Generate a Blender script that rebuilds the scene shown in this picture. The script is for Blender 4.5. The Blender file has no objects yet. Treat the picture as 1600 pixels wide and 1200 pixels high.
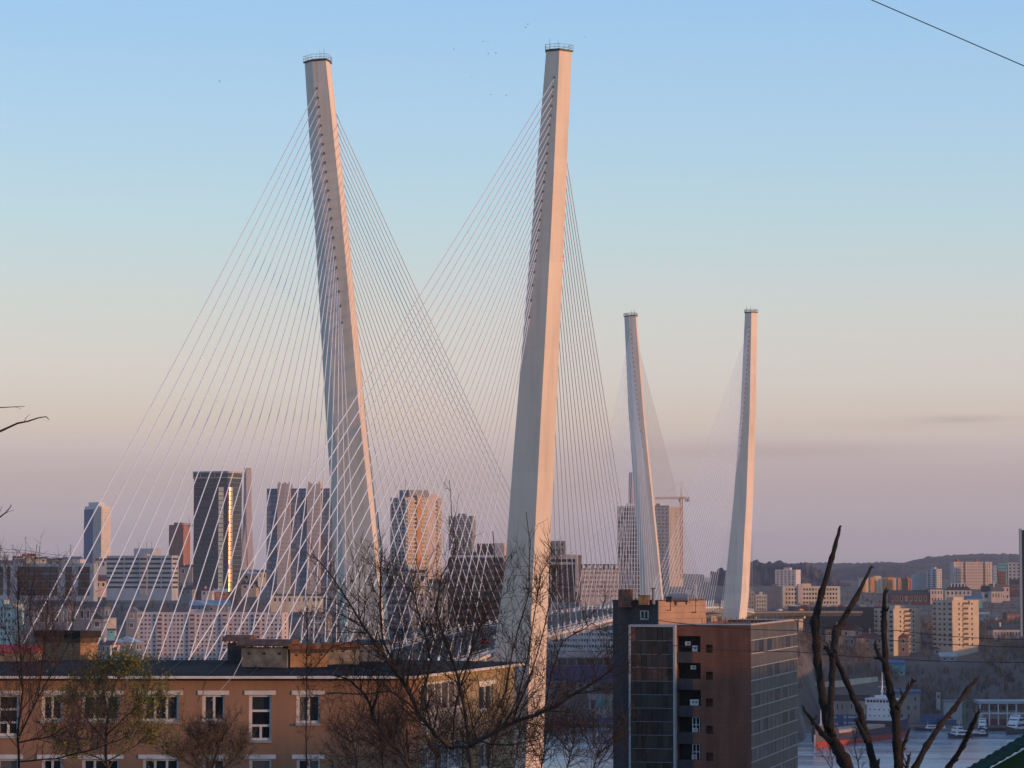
import bpy, bmesh, math, random
import numpy as np
from mathutils import Vector, Matrix

# ---------------------------------------------------------------- camera, sky, sun, exposure
scene = bpy.context.scene
COL = scene.collection
F = 4440.0                      # focal length in photograph pixels (1600 wide)
HC = 91.0                       # eye height above the bay
PITCH = math.atan(296.0 / F)    # horizon lies at pixel row 896
cam_d = bpy.data.cameras.new('camera')
cam_d.sensor_width = 36.0
cam_d.lens = 36.0 * F / 1600.0
cam_d.clip_start = 0.5
cam_d.clip_end = 90000.0
cam = bpy.data.objects.new('camera', cam_d)
COL.objects.link(cam)
cam.location = (0, 0, HC)
cam.rotation_euler = (math.radians(90) + PITCH, 0, 0)
scene.camera = cam

SUN_EL = math.radians(5.0)
SUN_AZ = math.radians(25.0)     # to the right of the camera, a little behind it
sdir = Vector((math.cos(SUN_AZ) * math.cos(SUN_EL), -math.sin(SUN_AZ) * math.cos(SUN_EL), math.sin(SUN_EL)))

def lin(r, g, b):
    f = lambda c: (c / 255 / 12.92) if c / 255 <= .04045 else ((c / 255 + .055) / 1.055) ** 2.4
    return (f(r), f(g), f(b), 1.0)

world = bpy.data.worlds.new('World')
scene.world = world
world.use_nodes = True
nt = world.node_tree
nt.nodes.clear()
N, LK = nt.nodes.new, nt.links.new
def mth(op, a=None, b=None, c=None):
    n = N('ShaderNodeMath'); n.operation = op
    for i, v in enumerate((a, b, c)):
        if v is None: continue
        if isinstance(v, (int, float)): n.inputs[i].default_value = v
        else: LK(v, n.inputs[i])
    return n.outputs[0]
tc = N('ShaderNodeTexCoord'); sep = N('ShaderNodeSeparateXYZ')
LK(tc.outputs['Generated'], sep.inputs[0])
az = mth('ARCTAN2', sep.outputs[0], sep.outputs[1])
el = mth('ARCSINE', sep.outputs[2])
# thin high streaks that follow the horizon
cmb = N('ShaderNodeCombineXYZ')
LK(mth('MULTIPLY', az, 5.0), cmb.inputs[0]); LK(mth('MULTIPLY', el, 110.0), cmb.inputs[1])
nz = N('ShaderNodeTexNoise'); nz.inputs['Scale'].default_value = 1.0; nz.inputs['Detail'].default_value = 5.0
nz.inputs['Roughness'].default_value = .55
LK(cmb.outputs[0], nz.inputs['Vector'])
wob = mth('MULTIPLY', mth('SUBTRACT', nz.outputs[0], .5), .006)
elw = mth('ADD', el, wob)
rmp = N('ShaderNodeValToRGB')
mr = N('ShaderNodeMapRange'); mr.inputs[1].default_value = -.02; mr.inputs[2].default_value = 1.4
LK(elw, mr.inputs[0]); LK(mr.outputs[0], rmp.inputs[0])
cr = rmp.color_ramp
stops = [(-.02, (160, 158, 178)), (0.0, (171, 170, 190)), (.0126, (175, 172, 190)), (.0328, (167, 156, 174)), (.0429, (184, 171, 186)), (.0531, (197, 183, 183)),
         (.0666, (202, 193, 196)), (.0891, (197, 198, 202)), (.1228, (174, 201, 216)), (.1564, (158, 195, 227)), (.1965, (142, 187, 230)),
         (.40, (112, 154, 205)), (.8, (90, 128, 182)), (1.4, (74, 110, 162))]
while len(cr.elements) < len(stops): cr.elements.new(.5)
for e, (p, c) in zip(cr.elements, stops):
    e.position = (p + .02) / 1.42; e.color = lin(*c)
# mauve cloud veil low over the right-hand horizon and one darker streak
veil = mth('MULTIPLY', mth('SMOOTHSTEP' if False else 'MULTIPLY', 1.0, 1.0), 0.0)
def gauss(v, c, s):
    d = mth('DIVIDE', mth('SUBTRACT', v, c), s)
    return mth('POWER', 2.718, mth('MULTIPLY', mth('MULTIPLY', d, d), -1.0))
streak = mth('MULTIPLY', gauss(az, .158, .017), gauss(elw, .0540, .0011))
streak = mth('MULTIPLY', streak, .55)
edge = mth('MULTIPLY', gauss(elw, .0425, .0035), mth('MULTIPLY', gauss(az, .085, .055), .6))
fine = mth('MULTIPLY', mth('MAXIMUM', mth('SUBTRACT', nz.outputs[0], .56), 0.0), gauss(el, .038, .018))
cl = mth('MINIMUM', mth('ADD', mth('ADD', streak, edge), mth('MULTIPLY', fine, 2.4)), .8)
mx = N('ShaderNodeMixRGB'); mx.blend_type = 'MIX'
LK(cl, mx.inputs[0]); LK(rmp.outputs[0], mx.inputs[1]); mx.inputs[2].default_value = lin(158, 141, 156)
bg1 = N('ShaderNodeBackground'); LK(mx.outputs[0], bg1.inputs[0]); bg1.inputs[1].default_value = .92
sky = N('ShaderNodeTexSky'); sky.sky_type = 'NISHITA'; sky.sun_disc = False
sky.sun_elevation = SUN_EL; sky.sun_rotation = math.radians(90) + SUN_AZ
bg2 = N('ShaderNodeBackground'); LK(sky.outputs[0], bg2.inputs[0]); bg2.inputs[1].default_value = .07
add = N('ShaderNodeAddShader'); LK(bg1.outputs[0], add.inputs[0]); LK(bg2.outputs[0], add.inputs[1])
wo = N('ShaderNodeOutputWorld'); LK(add.outputs[0], wo.inputs[0])

sun_d = bpy.data.lights.new('sun', 'SUN')
sun_d.energy = 3.3; sun_d.angle = math.radians(.55); sun_d.color = (1.0, .47, .205)
sun = bpy.data.objects.new('sun', sun_d); COL.objects.link(sun)
sun.rotation_euler = sdir.to_track_quat('Z', 'Y').to_euler()

vs = scene.view_settings
vs.view_transform = 'Standard'; vs.look = 'None'; vs.exposure = 0.0; vs.gamma = 1.0
vs.use_curve_mapping = False
scene.cycles.volume_bounces = 0
scene.cycles.max_bounces = 6
scene.cycles.use_denoising = True

# ---------------------------------------------------------------- projection helpers
CP, SP = math.cos(PITCH), math.sin(PITCH)
def at(px, py, D):
    """point on the sight line of a photograph pixel at forward distance D"""
    dx, dy = (px - 800.0) / F, (600.0 - py) / F
    y = CP - dy * SP; z = SP + dy * CP
    s = D / y
    return Vector((dx * s, D, HC + z * s))
def X(px, D, py=950): return at(px, py, D).x
def Z(py, D): return at(800, py, D).z

# ---------------------------------------------------------------- materials
MATS = {}
def mat(name, col, rough=.8, var=.18, scale=.6, metal=0., bump=0., spec=.3, col2=None, streak=False, rnd=0., detail=5.0):
    if name in MATS: return MATS[name]
    m = bpy.data.materials.new(name); m.use_nodes = True
    n, l = m.node_tree.nodes, m.node_tree.links
    b = n['Principled BSDF']
    b.inputs['Roughness'].default_value = rough; b.inputs['Metallic'].default_value = metal
    b.inputs['Specular IOR Level'].default_value = spec
    g = n.new('ShaderNodeNewGeometry'); mp = n.new('ShaderNodeMapping'); mp.vector_type = 'POINT'
    l.new(g.outputs['Position'], mp.inputs[0])
    if streak: mp.inputs['Scale'].default_value = (1, 1, .12)
    t = n.new('ShaderNodeTexNoise'); t.inputs['Scale'].default_value = scale; t.inputs['Detail'].default_value = detail
    t.inputs['Roughness'].default_value = .62
    l.new(mp.outputs[0], t.inputs['Vector'])
    c2 = col2 or tuple(max(0, c * (1 - var * 2)) for c in col)
    c1 = tuple(min(1, c * (1 + var * .8)) for c in col)
    r = n.new('ShaderNodeValToRGB'); r.color_ramp.elements[0].position = .32; r.color_ramp.elements[1].position = .68
    r.color_ramp.elements[0].color = (*c2, 1); r.color_ramp.elements[1].color = (*c1, 1)
    l.new(t.outputs[0], r.inputs[0])
    out = r.outputs[0]
    if rnd:
        oi = n.new('ShaderNodeObjectInfo'); mm = n.new('ShaderNodeMapRange')
        mm.inputs[3].default_value = 1 - rnd; mm.inputs[4].default_value = 1 + rnd
        l.new(oi.outputs['Random'], mm.inputs[0])
        vm = n.new('ShaderNodeVectorMath'); vm.operation = 'SCALE'
        l.new(out, vm.inputs[0]); l.new(mm.outputs[0], vm.inputs['Scale']); out = vm.outputs[0]
    l.new(out, b.inputs['Base Color'])
    if bump:
        bp = n.new('ShaderNodeBump'); bp.inputs['Strength'].default_value = bump; bp.inputs['Distance'].default_value = .05
        t2 = n.new('ShaderNodeTexNoise'); t2.inputs['Scale'].default_value = scale * 8; t2.inputs['Detail'].default_value = 4
        l.new(g.outputs['Position'], t2.inputs['Vector'])
        l.new(t2.outputs[0], bp.inputs['Height']); l.new(bp.outputs[0], b.inputs['Normal'])
    MATS[name] = m
    return m

def glass(name, col, rough=.1, rnd=.6, curtain=None):
    """tinted window glass: every pane object differs a little in tint"""
    if name in MATS: return MATS[name]
    m = bpy.data.materials.new(name); m.use_nodes = True
    n, l = m.node_tree.nodes, m.node_tree.links
    b = n['Principled BSDF']
    b.inputs['Roughness'].default_value = rough; b.inputs['Specular IOR Level'].default_value = .6
    oi = n.new('ShaderNodeObjectInfo')
    r = n.new('ShaderNodeValToRGB'); r.color_ramp.interpolation = 'LINEAR'
    r.color_ramp.elements[0].color = (*[c * (1 - rnd) for c in col], 1)
    r.color_ramp.elements[1].position = .8; r.color_ramp.elements[1].color = (*[min(1, c * (1 + rnd)) for c in col], 1)
    if curtain:
        e = r.color_ramp.elements.new(.86); e.color = (*curtain, 1)
    l.new(oi.outputs['Random'], r.inputs[0]); l.new(r.outputs[0], b.inputs['Base Color'])
    MATS[name] = m
    return m

def brickmat(name, c1, c2, mortar, w, h, rough=.85, msize=.012):
    if name in MATS: return MATS[name]
    m = bpy.data.materials.new(name); m.use_nodes = True
    n, l = m.node_tree.nodes, m.node_tree.links
    b = n['Principled BSDF']; b.inputs['Roughness'].default_value = rough; b.inputs['Specular IOR Level'].default_value = .2
    g = n.new('ShaderNodeNewGeometry'); s = n.new('ShaderNodeSeparateXYZ'); c = n.new('ShaderNodeCombineXYZ')
    a = n.new('ShaderNodeMath'); a.operation = 'ADD'
    l.new(g.outputs['Position'], s.inputs[0]); l.new(s.outputs[0], a.inputs[0]); l.new(s.outputs[1], a.inputs[1])
    l.new(a.outputs[0], c.inputs[0]); l.new(s.outputs[2], c.inputs[1])
    t = n.new('ShaderNodeTexBrick'); t.inputs['Scale'].default_value = 1; t.inputs['Brick Width'].default_value = w
    t.inputs['Row Height'].default_value = h; t.inputs['Mortar Size'].default_value = msize
    t.inputs['Color1'].default_value = (*c1, 1); t.inputs['Color2'].default_value = (*c2, 1); t.inputs['Mortar'].default_value = (*mortar, 1)
    l.new(c.outputs[0], t.inputs['Vector'])
    nm = n.new('ShaderNodeMapping'); nm.inputs['Scale'].default_value = (1, 1, .14); l.new(g.outputs['Position'], nm.inputs[0])
    nn_ = n.new('ShaderNodeTexNoise'); nn_.inputs['Scale'].default_value = .9; nn_.inputs['Detail'].default_value = 6; l.new(nm.outputs[0], nn_.inputs['Vector'])
    nr = n.new('ShaderNodeMapRange'); nr.inputs[1].default_value = .3; nr.inputs[2].default_value = .7; nr.inputs[3].default_value = .72; nr.inputs[4].default_value = 1.15; l.new(nn_.outputs[0], nr.inputs[0])
    nv = n.new('ShaderNodeVectorMath'); nv.operation = 'SCALE'; l.new(t.outputs['Color'], nv.inputs[0]); l.new(nr.outputs[0], nv.inputs['Scale']); l.new(nv.outputs[0], b.inputs['Base Color'])
    MATS[name] = m
    return m

# ---------------------------------------------------------------- mesh helpers
class MB:
    def __init__(s): s.v, s.f, s.m = [], [], []
    def quad(s, a, b, c, d, mi=0):
        i = len(s.v); s.v += [tuple(a), tuple(b), tuple(c), tuple(d)]; s.f.append((i, i + 1, i + 2, i + 3)); s.m.append(mi)
    def tri(s, a, b, c, mi=0):
        i = len(s.v); s.v += [tuple(a), tuple(b), tuple(c)]; s.f.append((i, i + 1, i + 2)); s.m.append(mi)
    def box(s, x0, x1, y0, y1, z0, z1, mi=0):
        i = len(s.v)
        s.v += [(x0, y0, z0), (x1, y0, z0), (x1, y1, z0), (x0, y1, z0), (x0, y0, z1), (x1, y0, z1), (x1, y1, z1), (x0, y1, z1)]
        for q in ((0, 3, 2, 1), (4, 5, 6, 7), (0, 1, 5, 4), (1, 2, 6, 5), (2, 3, 7, 6), (3, 0, 4, 7)):
            s.f.append(tuple(i + k for k in q)); s.m.append(mi)
        return s
    def prism(s, pts, z0, z1, mi=0, pts2=None):
        n = len(pts); i = len(s.v); pts2 = pts2 or pts
        s.v += [(p[0], p[1], z0) for p in pts] + [(p[0], p[1], z1) for p in pts2]
        for k in range(n):
            s.f.append((i + k, i + (k + 1) % n, i + n + (k + 1) % n, i + n + k)); s.m.append(mi)
        s.f.append(tuple(i + n + k for k in range(n))); s.m.append(mi)
        s.f.append(tuple(i + n - 1 - k for k in range(n))); s.m.append(mi)
        return s
    def loft(s, rings, mi=0, cap=True):
        n = len(rings[0]); i = len(s.v)
        for r in rings: s.v += [tuple(p) for p in r]
        for j in range(len(rings) - 1):
            for k in range(n):
                a = i + j * n + k; b = i + j * n + (k + 1) % n
                s.f.append((a, b, b + n, a + n)); s.m.append(mi)
        if cap:
            s.f.append(tuple(i + n - 1 - k for k in range(n))); s.m.append(mi)
            e = i + (len(rings) - 1) * n
            s.f.append(tuple(e + k for k in range(n))); s.m.append(mi)
        return s
    def tube(s, pts, rads, sides=5, mi=0, cap=True):
        pts = [Vector(p) for p in pts]
        if not isinstance(rads, (list, tuple)): rads = [rads] * len(pts)
        rings = []
        for k, p in enumerate(pts):
            a = pts[max(k - 1, 0)]; b = pts[min(k + 1, len(pts) - 1)]
            d = (b - a)
            d = d.normalized() if d.length > 1e-9 else Vector((0, 0, 1))
            if k == 0:
                ref = Vector((0, 0, 1)) if abs(d.z) < .9 else Vector((1, 0, 0))
                u = d.cross(ref).normalized()
            else:
                u = u - d * u.dot(d)
                u = u.normalized() if u.length > 1e-6 else d.orthogonal().normalized()
            w = d.cross(u)
            rings.append([p + (u * math.cos(t) + w * math.sin(t)) * rads[k] for t in [2 * math.pi * q / sides for q in range(sides)]])
        return s.loft(rings, mi, cap)
    def mesh(s, name, mats):
        me = bpy.data.meshes.new(name)
        me.from_pydata(s.v, [], s.f)
        if not isinstance(mats, (list, tuple)): mats = [mats]
        for m in mats: me.materials.append(m)
        if len(mats) > 1: me.polygons.foreach_set('material_index', s.m)
        me.update()
        return me
    def build(s, name, mats, parent=None, kind=None, smooth=False, label=None):
        me = s.mesh(name, mats)
        bm = bmesh.new(); bm.from_mesh(me); bmesh.ops.recalc_face_normals(bm, faces=bm.faces); bm.to_mesh(me); bm.free()
        if smooth: me.polygons.foreach_set('use_smooth', [True] * len(me.polygons))
        o = bpy.data.objects.new(name, me); COL.objects.link(o)
        if parent is not None: o.parent = parent
        if kind: o['kind'] = kind
        if label: o['label'] = label
        return o

def put(name, me, parent, loc=(0, 0, 0), rz=0, scale=None):
    o = bpy.data.objects.new(name, me); COL.objects.link(o)
    o.parent = parent; o.location = loc; o.rotation_euler = (0, 0, rz)
    if scale: o.scale = scale
    return o
def empty(name, loc=(0, 0, 0), rz=0):
    o = bpy.data.objects.new(name, None); COL.objects.link(o)
    o.location = loc; o.rotation_euler = (0, 0, rz); o.empty_display_size = 1
    return o
def tag(o, label, cat, group=None):
    o['label'] = label; o['category'] = cat
    if group: o['group'] = group
    return o
def struct(o): o['kind'] = 'structure'; return o

# ---------------------------------------------------------------- palette
CONC = mat('pylon_concrete', (.76, .665, .565), .85, .06, .12, streak=True, bump=.05)
# pour joints and rain marks on the pylon concrete
_n, _l = CONC.node_tree.nodes, CONC.node_tree.links
_b = _n['Principled BSDF']; _src = _b.inputs['Base Color'].links[0].from_socket
_g = _n.new('ShaderNodeNewGeometry'); _s = _n.new('ShaderNodeSeparateXYZ'); _l.new(_g.outputs['Position'], _s.inputs[0])
def _m(op, a, b):
    q = _n.new('ShaderNodeMath'); q.operation = op
    for i, v in enumerate((a, b)):
        if isinstance(v, (int, float)): q.inputs[i].default_value = v
        else: _l.new(v, q.inputs[i])
    return q.outputs[0]
_fr = _m('FRACT', _m('DIVIDE', _s.outputs[2], 4.5), 0.0)
_line = _m('MULTIPLY', _m('LESS_THAN', _fr, .03), .055)
_t = _n.new('ShaderNodeTexNoise'); _t.inputs['Scale'].default_value = .55; _t.inputs['Detail'].default_value = 6
_mp = _n.new('ShaderNodeMapping'); _mp.inputs['Scale'].default_value = (1, 1, .07); _l.new(_g.outputs['Position'], _mp.inputs[0]); _l.new(_mp.outputs[0], _t.inputs['Vector'])
_lift = _n.new('ShaderNodeTexWhiteNoise'); _lift.noise_dimensions = '1D'; _l.new(_m('FLOOR', _m('DIVIDE', _s.outputs[2], 4.5), 0.0), _lift.inputs['W'])
_k = _m('SUBTRACT', _m('SUBTRACT', _m('ADD', .93, _m('MULTIPLY', _lift.outputs['Value'], .06)), _line), _m('MULTIPLY', _m('MAXIMUM', _m('SUBTRACT', _t.outputs[0], .52), 0.0), .7))
_v = _n.new('ShaderNodeVectorMath'); _v.operation = 'SCALE'; _l.new(_src, _v.inputs[0]); _l.new(_k, _v.inputs['Scale']); _l.new(_v.outputs[0], _b.inputs['Base Color'])
WHITE = mat('white_paint', (.62, .62, .62), .6, .08, .5)
CABLE = mat('cable_sheath_white', (.74, .79, .84), .45, .04, .2)
DARKMETAL = mat('dark_metal', (.05, .05, .055), .5, .2, 2.0, metal=.3)
ASPH = mat('asphalt', (.06, .06, .06), .9, .15, .8)
BITUMEN = mat('bitumen_roof', (.030, .031, .034), .95, .34, .45, bump=.2, spec=.12)
ROOFGREY = mat('flat_roof_grey', (.11, .11, .115), .9, .2, .3)
GLS = glass('window_glass', (.035, .042, .05), .12, .6, curtain=(.25, .23, .21))
GLSD = glass('window_glass_dark', (.016, .023, .034), .22, .5)
GLSB = glass('blue_glass', (.035, .06, .10), .12, .4)
WPANEL = mat('white_panel_wall', (.56, .53, .53), .85, .10, .15, streak=True)
WPANEL2 = mat('grey_panel_wall', (.40, .42, .44), .85, .10, .15, streak=True)
PINKP = mat('pinkish_panel_wall', (.52, .43, .40), .85, .10, .2, streak=True)
CREAM = mat('cream_wall', (.56, .49, .40), .85, .10, .2, streak=True)
BEIGE = mat('beige_wall', (.40, .35, .31), .85, .12, .2, streak=True)
BROWNW = mat('dark_brown_cladding', (.10, .075, .075), .6, .15, .3)
GREYW = mat('grey_render', (.24, .25, .27), .85, .12, .2, streak=True)
SLATE = mat('slate_blue_wall', (.14, .16, .20), .8, .1, .2)
DARKROOF = mat('dark_sheet_roof', (.06, .058, .062), .6, .2, .4)
MAROON = mat('maroon_sheet_roof', (.16, .055, .06), .6, .2, .4)
REDROOF = mat('red_sheet_roof', (.33, .07, .05), .6, .2, .4)
BLUEROOF = mat('blue_sheet_roof', (.06, .15, .34), .5, .15, .4)
PALEROOF = mat('pale_blue_sheet_roof', (.36, .44, .50), .5, .15, .3)
GREENROOF = mat('teal_sheet_roof', (.05, .26, .25), .5, .15, .4)
REDBRICK = mat('red_brick_wall', (.30, .13, .09), .9, .15, .4)
ORANGEW = mat('orange_wall', (.52, .25, .10), .85, .1, .3)
TEALW = mat('teal_wall', (.16, .40, .42), .85, .1, .3)
BARK = mat('bare_bark', (.060, .050, .043), .95, .3, 5.0, bump=.4)
BARKD = mat('dark_bark', (.034, .029, .026), .95, .3, 14.0, bump=.6)
TWIG = mat('twig_brown', (.048, .037, .031), .95, .2, 4.0)
WOODM = mat('far_wood_brown', (.25, .205, .175), .95, .42, .08)
SOIL = mat('hillside_ground', (.15, .13, .115), .95, .3, .02, bump=.1, col2=(.055, .048, .044))
RUST = mat('rusty_iron', (.17, .085, .055), .8, .35, 3.0)
BLUEC = mat('blue_container_paint', (.045, .12, .26), .5, .15, .5)
# ---------------------------------------------------------------- terrain and water
def interp(t, tab):
    if t <= tab[0][0]: return tab[0][1]
    for (a, va), (b, vb) in zip(tab, tab[1:]):
        if t <= b: return va + (vb - va) * (t - a) / (b - a)
    return tab[-1][1]
NEAR = [(-600, 130), (-250, 105), (0, 88.6), (25, 83), (60, 79), (100, 75), (155, 73), (200, 62), (333, 36), (500, 16), (700, 5), (770, 2.5), (800, -6), (1000, -10)]
SHORE = [(-6000, 1350), (600, 1350), (760, 1450), (880, 1675), (960, 1690), (1000, 1420), (1225, 1420), (1262, 1662), (1600, 1662), (1700, 1600), (1900, 1350), (8000, 1250)]
FARC = [(-6000, [(0, -10), (20, 1.5), (150, 14), (450, 36), (750, 70), (1250, 102), (1900, 92), (4000, 80), (9000, 60), (60000, 0)]),
        (0,     [(0, -10), (20, 1.5), (150, 14), (450, 36), (750, 70), (1250, 104), (1900, 94), (4000, 80), (9000, 60), (60000, 0)]),
        (140,   [(0, -10), (20, 1.5), (150, 14), (450, 36), (750, 70), (1250, 100), (1900, 92), (4000, 80), (9000, 60), (60000, 0)]),
        (400,   [(0, -10), (20, 1.5), (150, 12), (450, 34), (700, 66), (1050, 82), (1900, 86), (4000, 76), (9000, 60), (60000, 0)]),
        (800,   [(0, -10), (20, 1.5), (250, 26), (550, 58), (1050, 75), (2500, 72), (9000, 60), (60000, 0)]),
        (950,   [(0, -10), (8, 2.0), (60, 3), (110, 5), (160, 12), (200, 20), (260, 31), (330, 50), (850, 73), (2500, 74), (9000, 60), (60000, 0)]),
        (1100,  [(0, -10), (20, 3), (200, 10), (400, 26), (560, 56), (1200, 76), (2500, 78), (9000, 60), (60000, 0)]),
        (1262,  [(0, -10), (4, 2.2), (45, 3), (75, 14), (130, 34), (190, 50), (260, 60), (360, 65), (900, 74), (2500, 80), (9000, 60), (60000, 0)]),
        (1420,  [(0, -10), (4, 2.2), (50, 3), (80, 14), (140, 33), (230, 46), (500, 60), (1150, 71), (1700, 75), (3300, 80), (9000, 60), (60000, 0)]),
        (1600,  [(0, -10), (4, 2.2), (50, 3), (80, 14), (140, 34), (230, 47), (500, 60), (1150, 71), (1700, 75), (3300, 80), (9000, 60), (60000, 0)]),
        (2000,  [(0, -10), (4, 2.2), (60, 8), (140, 44), (230, 52), (500, 58), (1150, 78), (3300, 84), (9000, 60), (60000, 0)]),  # land out of view, raised to shade the moored ship
        (8000,  [(0, -10), (4, 2.2), (60, 8), (140, 44), (230, 52), (500, 58), (1150, 78), (3300, 84), (9000, 60), (60000, 0)])]
def tz(x, y):
    zn = interp(y, NEAR)
    # unseen hill added on the right, its crest shaped to shade the houses below
    k = math.exp(-((x - 285) / 95) ** 2) * math.exp(-(max(0, y - 330) / 110) ** 2) if x > 0 else 0
    if x > 285: k = max(k, math.exp(-(max(0, y - 330) / 110) ** 2) * .9)
    cz = interp(y, [(0, 111), (50, 110.5), (255, 103), (600, 100)])
    zn = zn + (cz - zn) * k if zn < cz else zn
    if y < 780: return zn
    px = 800 + F * x / y
    sh = interp(px, SHORE)
    d = y - sh
    if d < 0: return max(zn, -10) if y < 1000 else -10
    for (a, ta), (b, tb) in zip(FARC, FARC[1:]):
        if px <= b:
            w = min(1, max(0, (px - a) / (b - a)))
            return interp(d, ta) * (1 - w) + interp(d, tb) * w
    return interp(d, FARC[-1][1])

rg = random.Random(3)
ys = [-600, -400, -250, -120, -50, 0, 15, 30, 50, 75, 100, 130, 160, 200, 240, 280, 320, 360, 400, 450, 500, 560, 620, 680, 740, 770, 785, 800, 900, 1000, 1200, 1340]
ys += [1340 + 12 * i for i in range(1, 60)] + [2060 + 40 * i for i in range(0, 30)] + [3260 * 1.13 ** i for i in range(0, 26)]
NXH = 90
ks = [math.copysign(abs(i / NXH) ** 1.9, i) for i in range(-NXH, NXH + 1)]
tv, tf = [], []
for y in ys:
    w = (abs(y) + 700) * .55 + (600 if y < 900 else 500)
    for k in ks:
        x = k * w
        z = tz(x, y)
        if z > 3: z += rg.uniform(-.5, .5) * (1 if y > 700 else .2)
        tv.append((x, y, z))
nk = len(ks)
for j in range(len(ys) - 1):
    for i in range(nk - 1):
        a = j * nk + i
        tf.append((a, a + 1, a + nk + 1, a + nk))
me = bpy.data.meshes.new('ground'); me.from_pydata(tv, [], tf); me.update()
me.polygons.foreach_set('use_smooth', [True] * len(me.polygons)); me.materials.append(SOIL)
ground = bpy.data.objects.new('ground', me); COL.objects.link(ground); struct(ground)

# water of the bay
wm = bpy.data.materials.new('bay_water'); wm.use_nodes = True
n, l = wm.node_tree.nodes, wm.node_tree.links
b = n['Principled BSDF']; b.inputs['Base Color'].default_value = (.27, .33, .39, 1); b.inputs['Roughness'].default_value = .16
b.inputs['Specular IOR Level'].default_value = .5
g = n.new('ShaderNodeNewGeometry'); mp = n.new('ShaderNodeMapping'); mp.inputs['Scale'].default_value = (.35, .10, 1)
t = n.new('ShaderNodeTexNoise'); t.inputs['Scale'].default_value = 1; t.inputs['Detail'].default_value = 6; t.inputs['Roughness'].default_value = .6
bp = n.new('ShaderNodeBump'); bp.inputs['Strength'].default_value = .22; bp.inputs['Distance'].default_value = .9
l.new(g.outputs['Position'], mp.inputs[0]); l.new(mp.outputs[0], t.inputs['Vector']); l.new(t.outputs[0], bp.inputs['Height']); l.new(bp.outputs[0], b.inputs['Normal'])
mp2 = n.new('ShaderNodeMapping'); mp2.inputs['Scale'].default_value = (.012, .035, 1)
t2 = n.new('ShaderNodeTexNoise'); t2.inputs['Scale'].default_value = 1; t2.inputs['Detail'].default_value = 3
l.new(g.outputs['Position'], mp2.inputs[0]); l.new(mp2.outputs[0], t2.inputs['Vector'])
r2 = n.new('ShaderNodeMapRange'); r2.inputs[1].default_value = .35; r2.inputs[2].default_value = .65; r2.inputs[3].default_value = .12; r2.inputs[4].default_value = .30
l.new(t2.outputs[0], r2.inputs[0]); l.new(r2.outputs[0], b.inputs['Roughness'])
w = MB(); w.quad((-3000, 760, 0), (3000, 760, 0), (3000, 1760, 0), (-3000, 1760, 0))
water = struct(w.build('water', wm))

# far wooded ridges
HILLM = mat('wooded_ridge', (.080, .070, .080), .95, .3, .012, detail=8.0)
def ridge(name, prof, D, depth, base_z, rough=2.0, seed=1):
    rr = random.Random(seed)
    pts = []
    for (a, ya), (b_, yb) in zip(prof, prof[1:]):
        nseg = max(1, int(abs(b_ - a) / 3))
        for i in range(nseg):
            pts.append((a + (b_ - a) * i / nseg, ya + (yb - ya) * i / nseg))
    pts.append(prof[-1])
    rows = []
    for j, tt in enumerate([-1, -.8, -.6, -.4, -.2, 0, .4, .8, 1.0]):
        row = []
        for (px, py) in pts:
            p = at(px, py, D)
            h = (p.z - base_z) * (1 - abs(tt) ** 1.3)
            x = p.x * (D + tt * depth) / D
            row.append((x, D + tt * depth, base_z + h + (rr.uniform(-1, 1) * rough if abs(tt) < .95 else 0)))
        rows.append(row)
    m_ = MB(); nn = len(pts)
    m_.v = [p for r in rows for p in r]
    for j in range(len(rows) - 1):
        for i in range(nn - 1):
            a = j * nn + i
            m_.f.append((a, a + 1, a + nn + 1, a + nn)); m_.m.append(0)
    o = m_.build(name, HILLM, smooth=True); struct(o); return o
ridge('hill', [(1110, 893), (1150, 886), (1180, 876), (1200, 880), (1222, 875), (1236, 880), (1258, 880), (1275, 888), (1300, 900), (1330, 915)], 3400, 350, 50, 2.5, 1)
ridge('hill', [(1150, 900), (1240, 880), (1290, 879), (1330, 880), (1380, 878), (1410, 879), (1450, 870), (1500, 866), (1560, 865), (1600, 866), (1700, 868), (1900, 880)], 7500, 1800, 30, 2.0, 2)
ridge('hill', [(1250, 899), (1330, 886), (1370, 881), (1440, 886), (1520, 893), (1700, 896)], 5600, 700, 30, 2.0, 3)
ridge('hill', [(-400, 885), (0, 888), (200, 893), (420, 890), (620, 893), (800, 894), (1100, 897)], 6500, 900, 30, 1.5, 4)

# ---------------------------------------------------------------- bare woodland (one uncountable mass)
def tuft(rr, n_br, h, sp):
    """a small bare tree of thin blades: trunk and upward-fanning branches"""
    v = []
    v += [(-.09, 0, 0), (.09, 0, 0), (0, .0, h * .7), (0, -.09, 0), (0, .09, 0), (0, 0, h * .7)]
    for i in range(n_br):
        z0 = h * rr.uniform(.1, .6); a = rr.uniform(0, 6.283); L = h * rr.uniform(.25, .55); up = rr.uniform(.35, 1.3)
        d = Vector((math.cos(a) * sp, math.sin(a) * sp, up)).normalized()
        s = Vector((rr.uniform(-1, 1), rr.uniform(-1, 1), rr.uniform(-.3, .3))).normalized() * rr.uniform(.06, .14) * h * .12
        b0 = Vector((rr.uniform(-.06, .06) * h, rr.uniform(-.06, .06) * h, z0))
        e = b0 + d * L
        v += [tuple(b0 - s), tuple(b0 + s), tuple(e)]
        for q in range(2):
            tt = rr.uniform(.3, .8); p = b0 + d * L * tt
            d2 = (d + Vector((rr.uniform(-1, 1), rr.uniform(-1, 1), rr.uniform(-.2, .8)))).normalized()
            v += [tuple(p - s * .7), tuple(p + s * .7), tuple(p + d2 * L * .5)]
    return np.array(v)
rr = random.Random(11)
TUFTS = [tuft(rr, rr.randint(24, 32), 1.0, rr.uniform(.6, 1.0)) for _ in range(8)]
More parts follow.
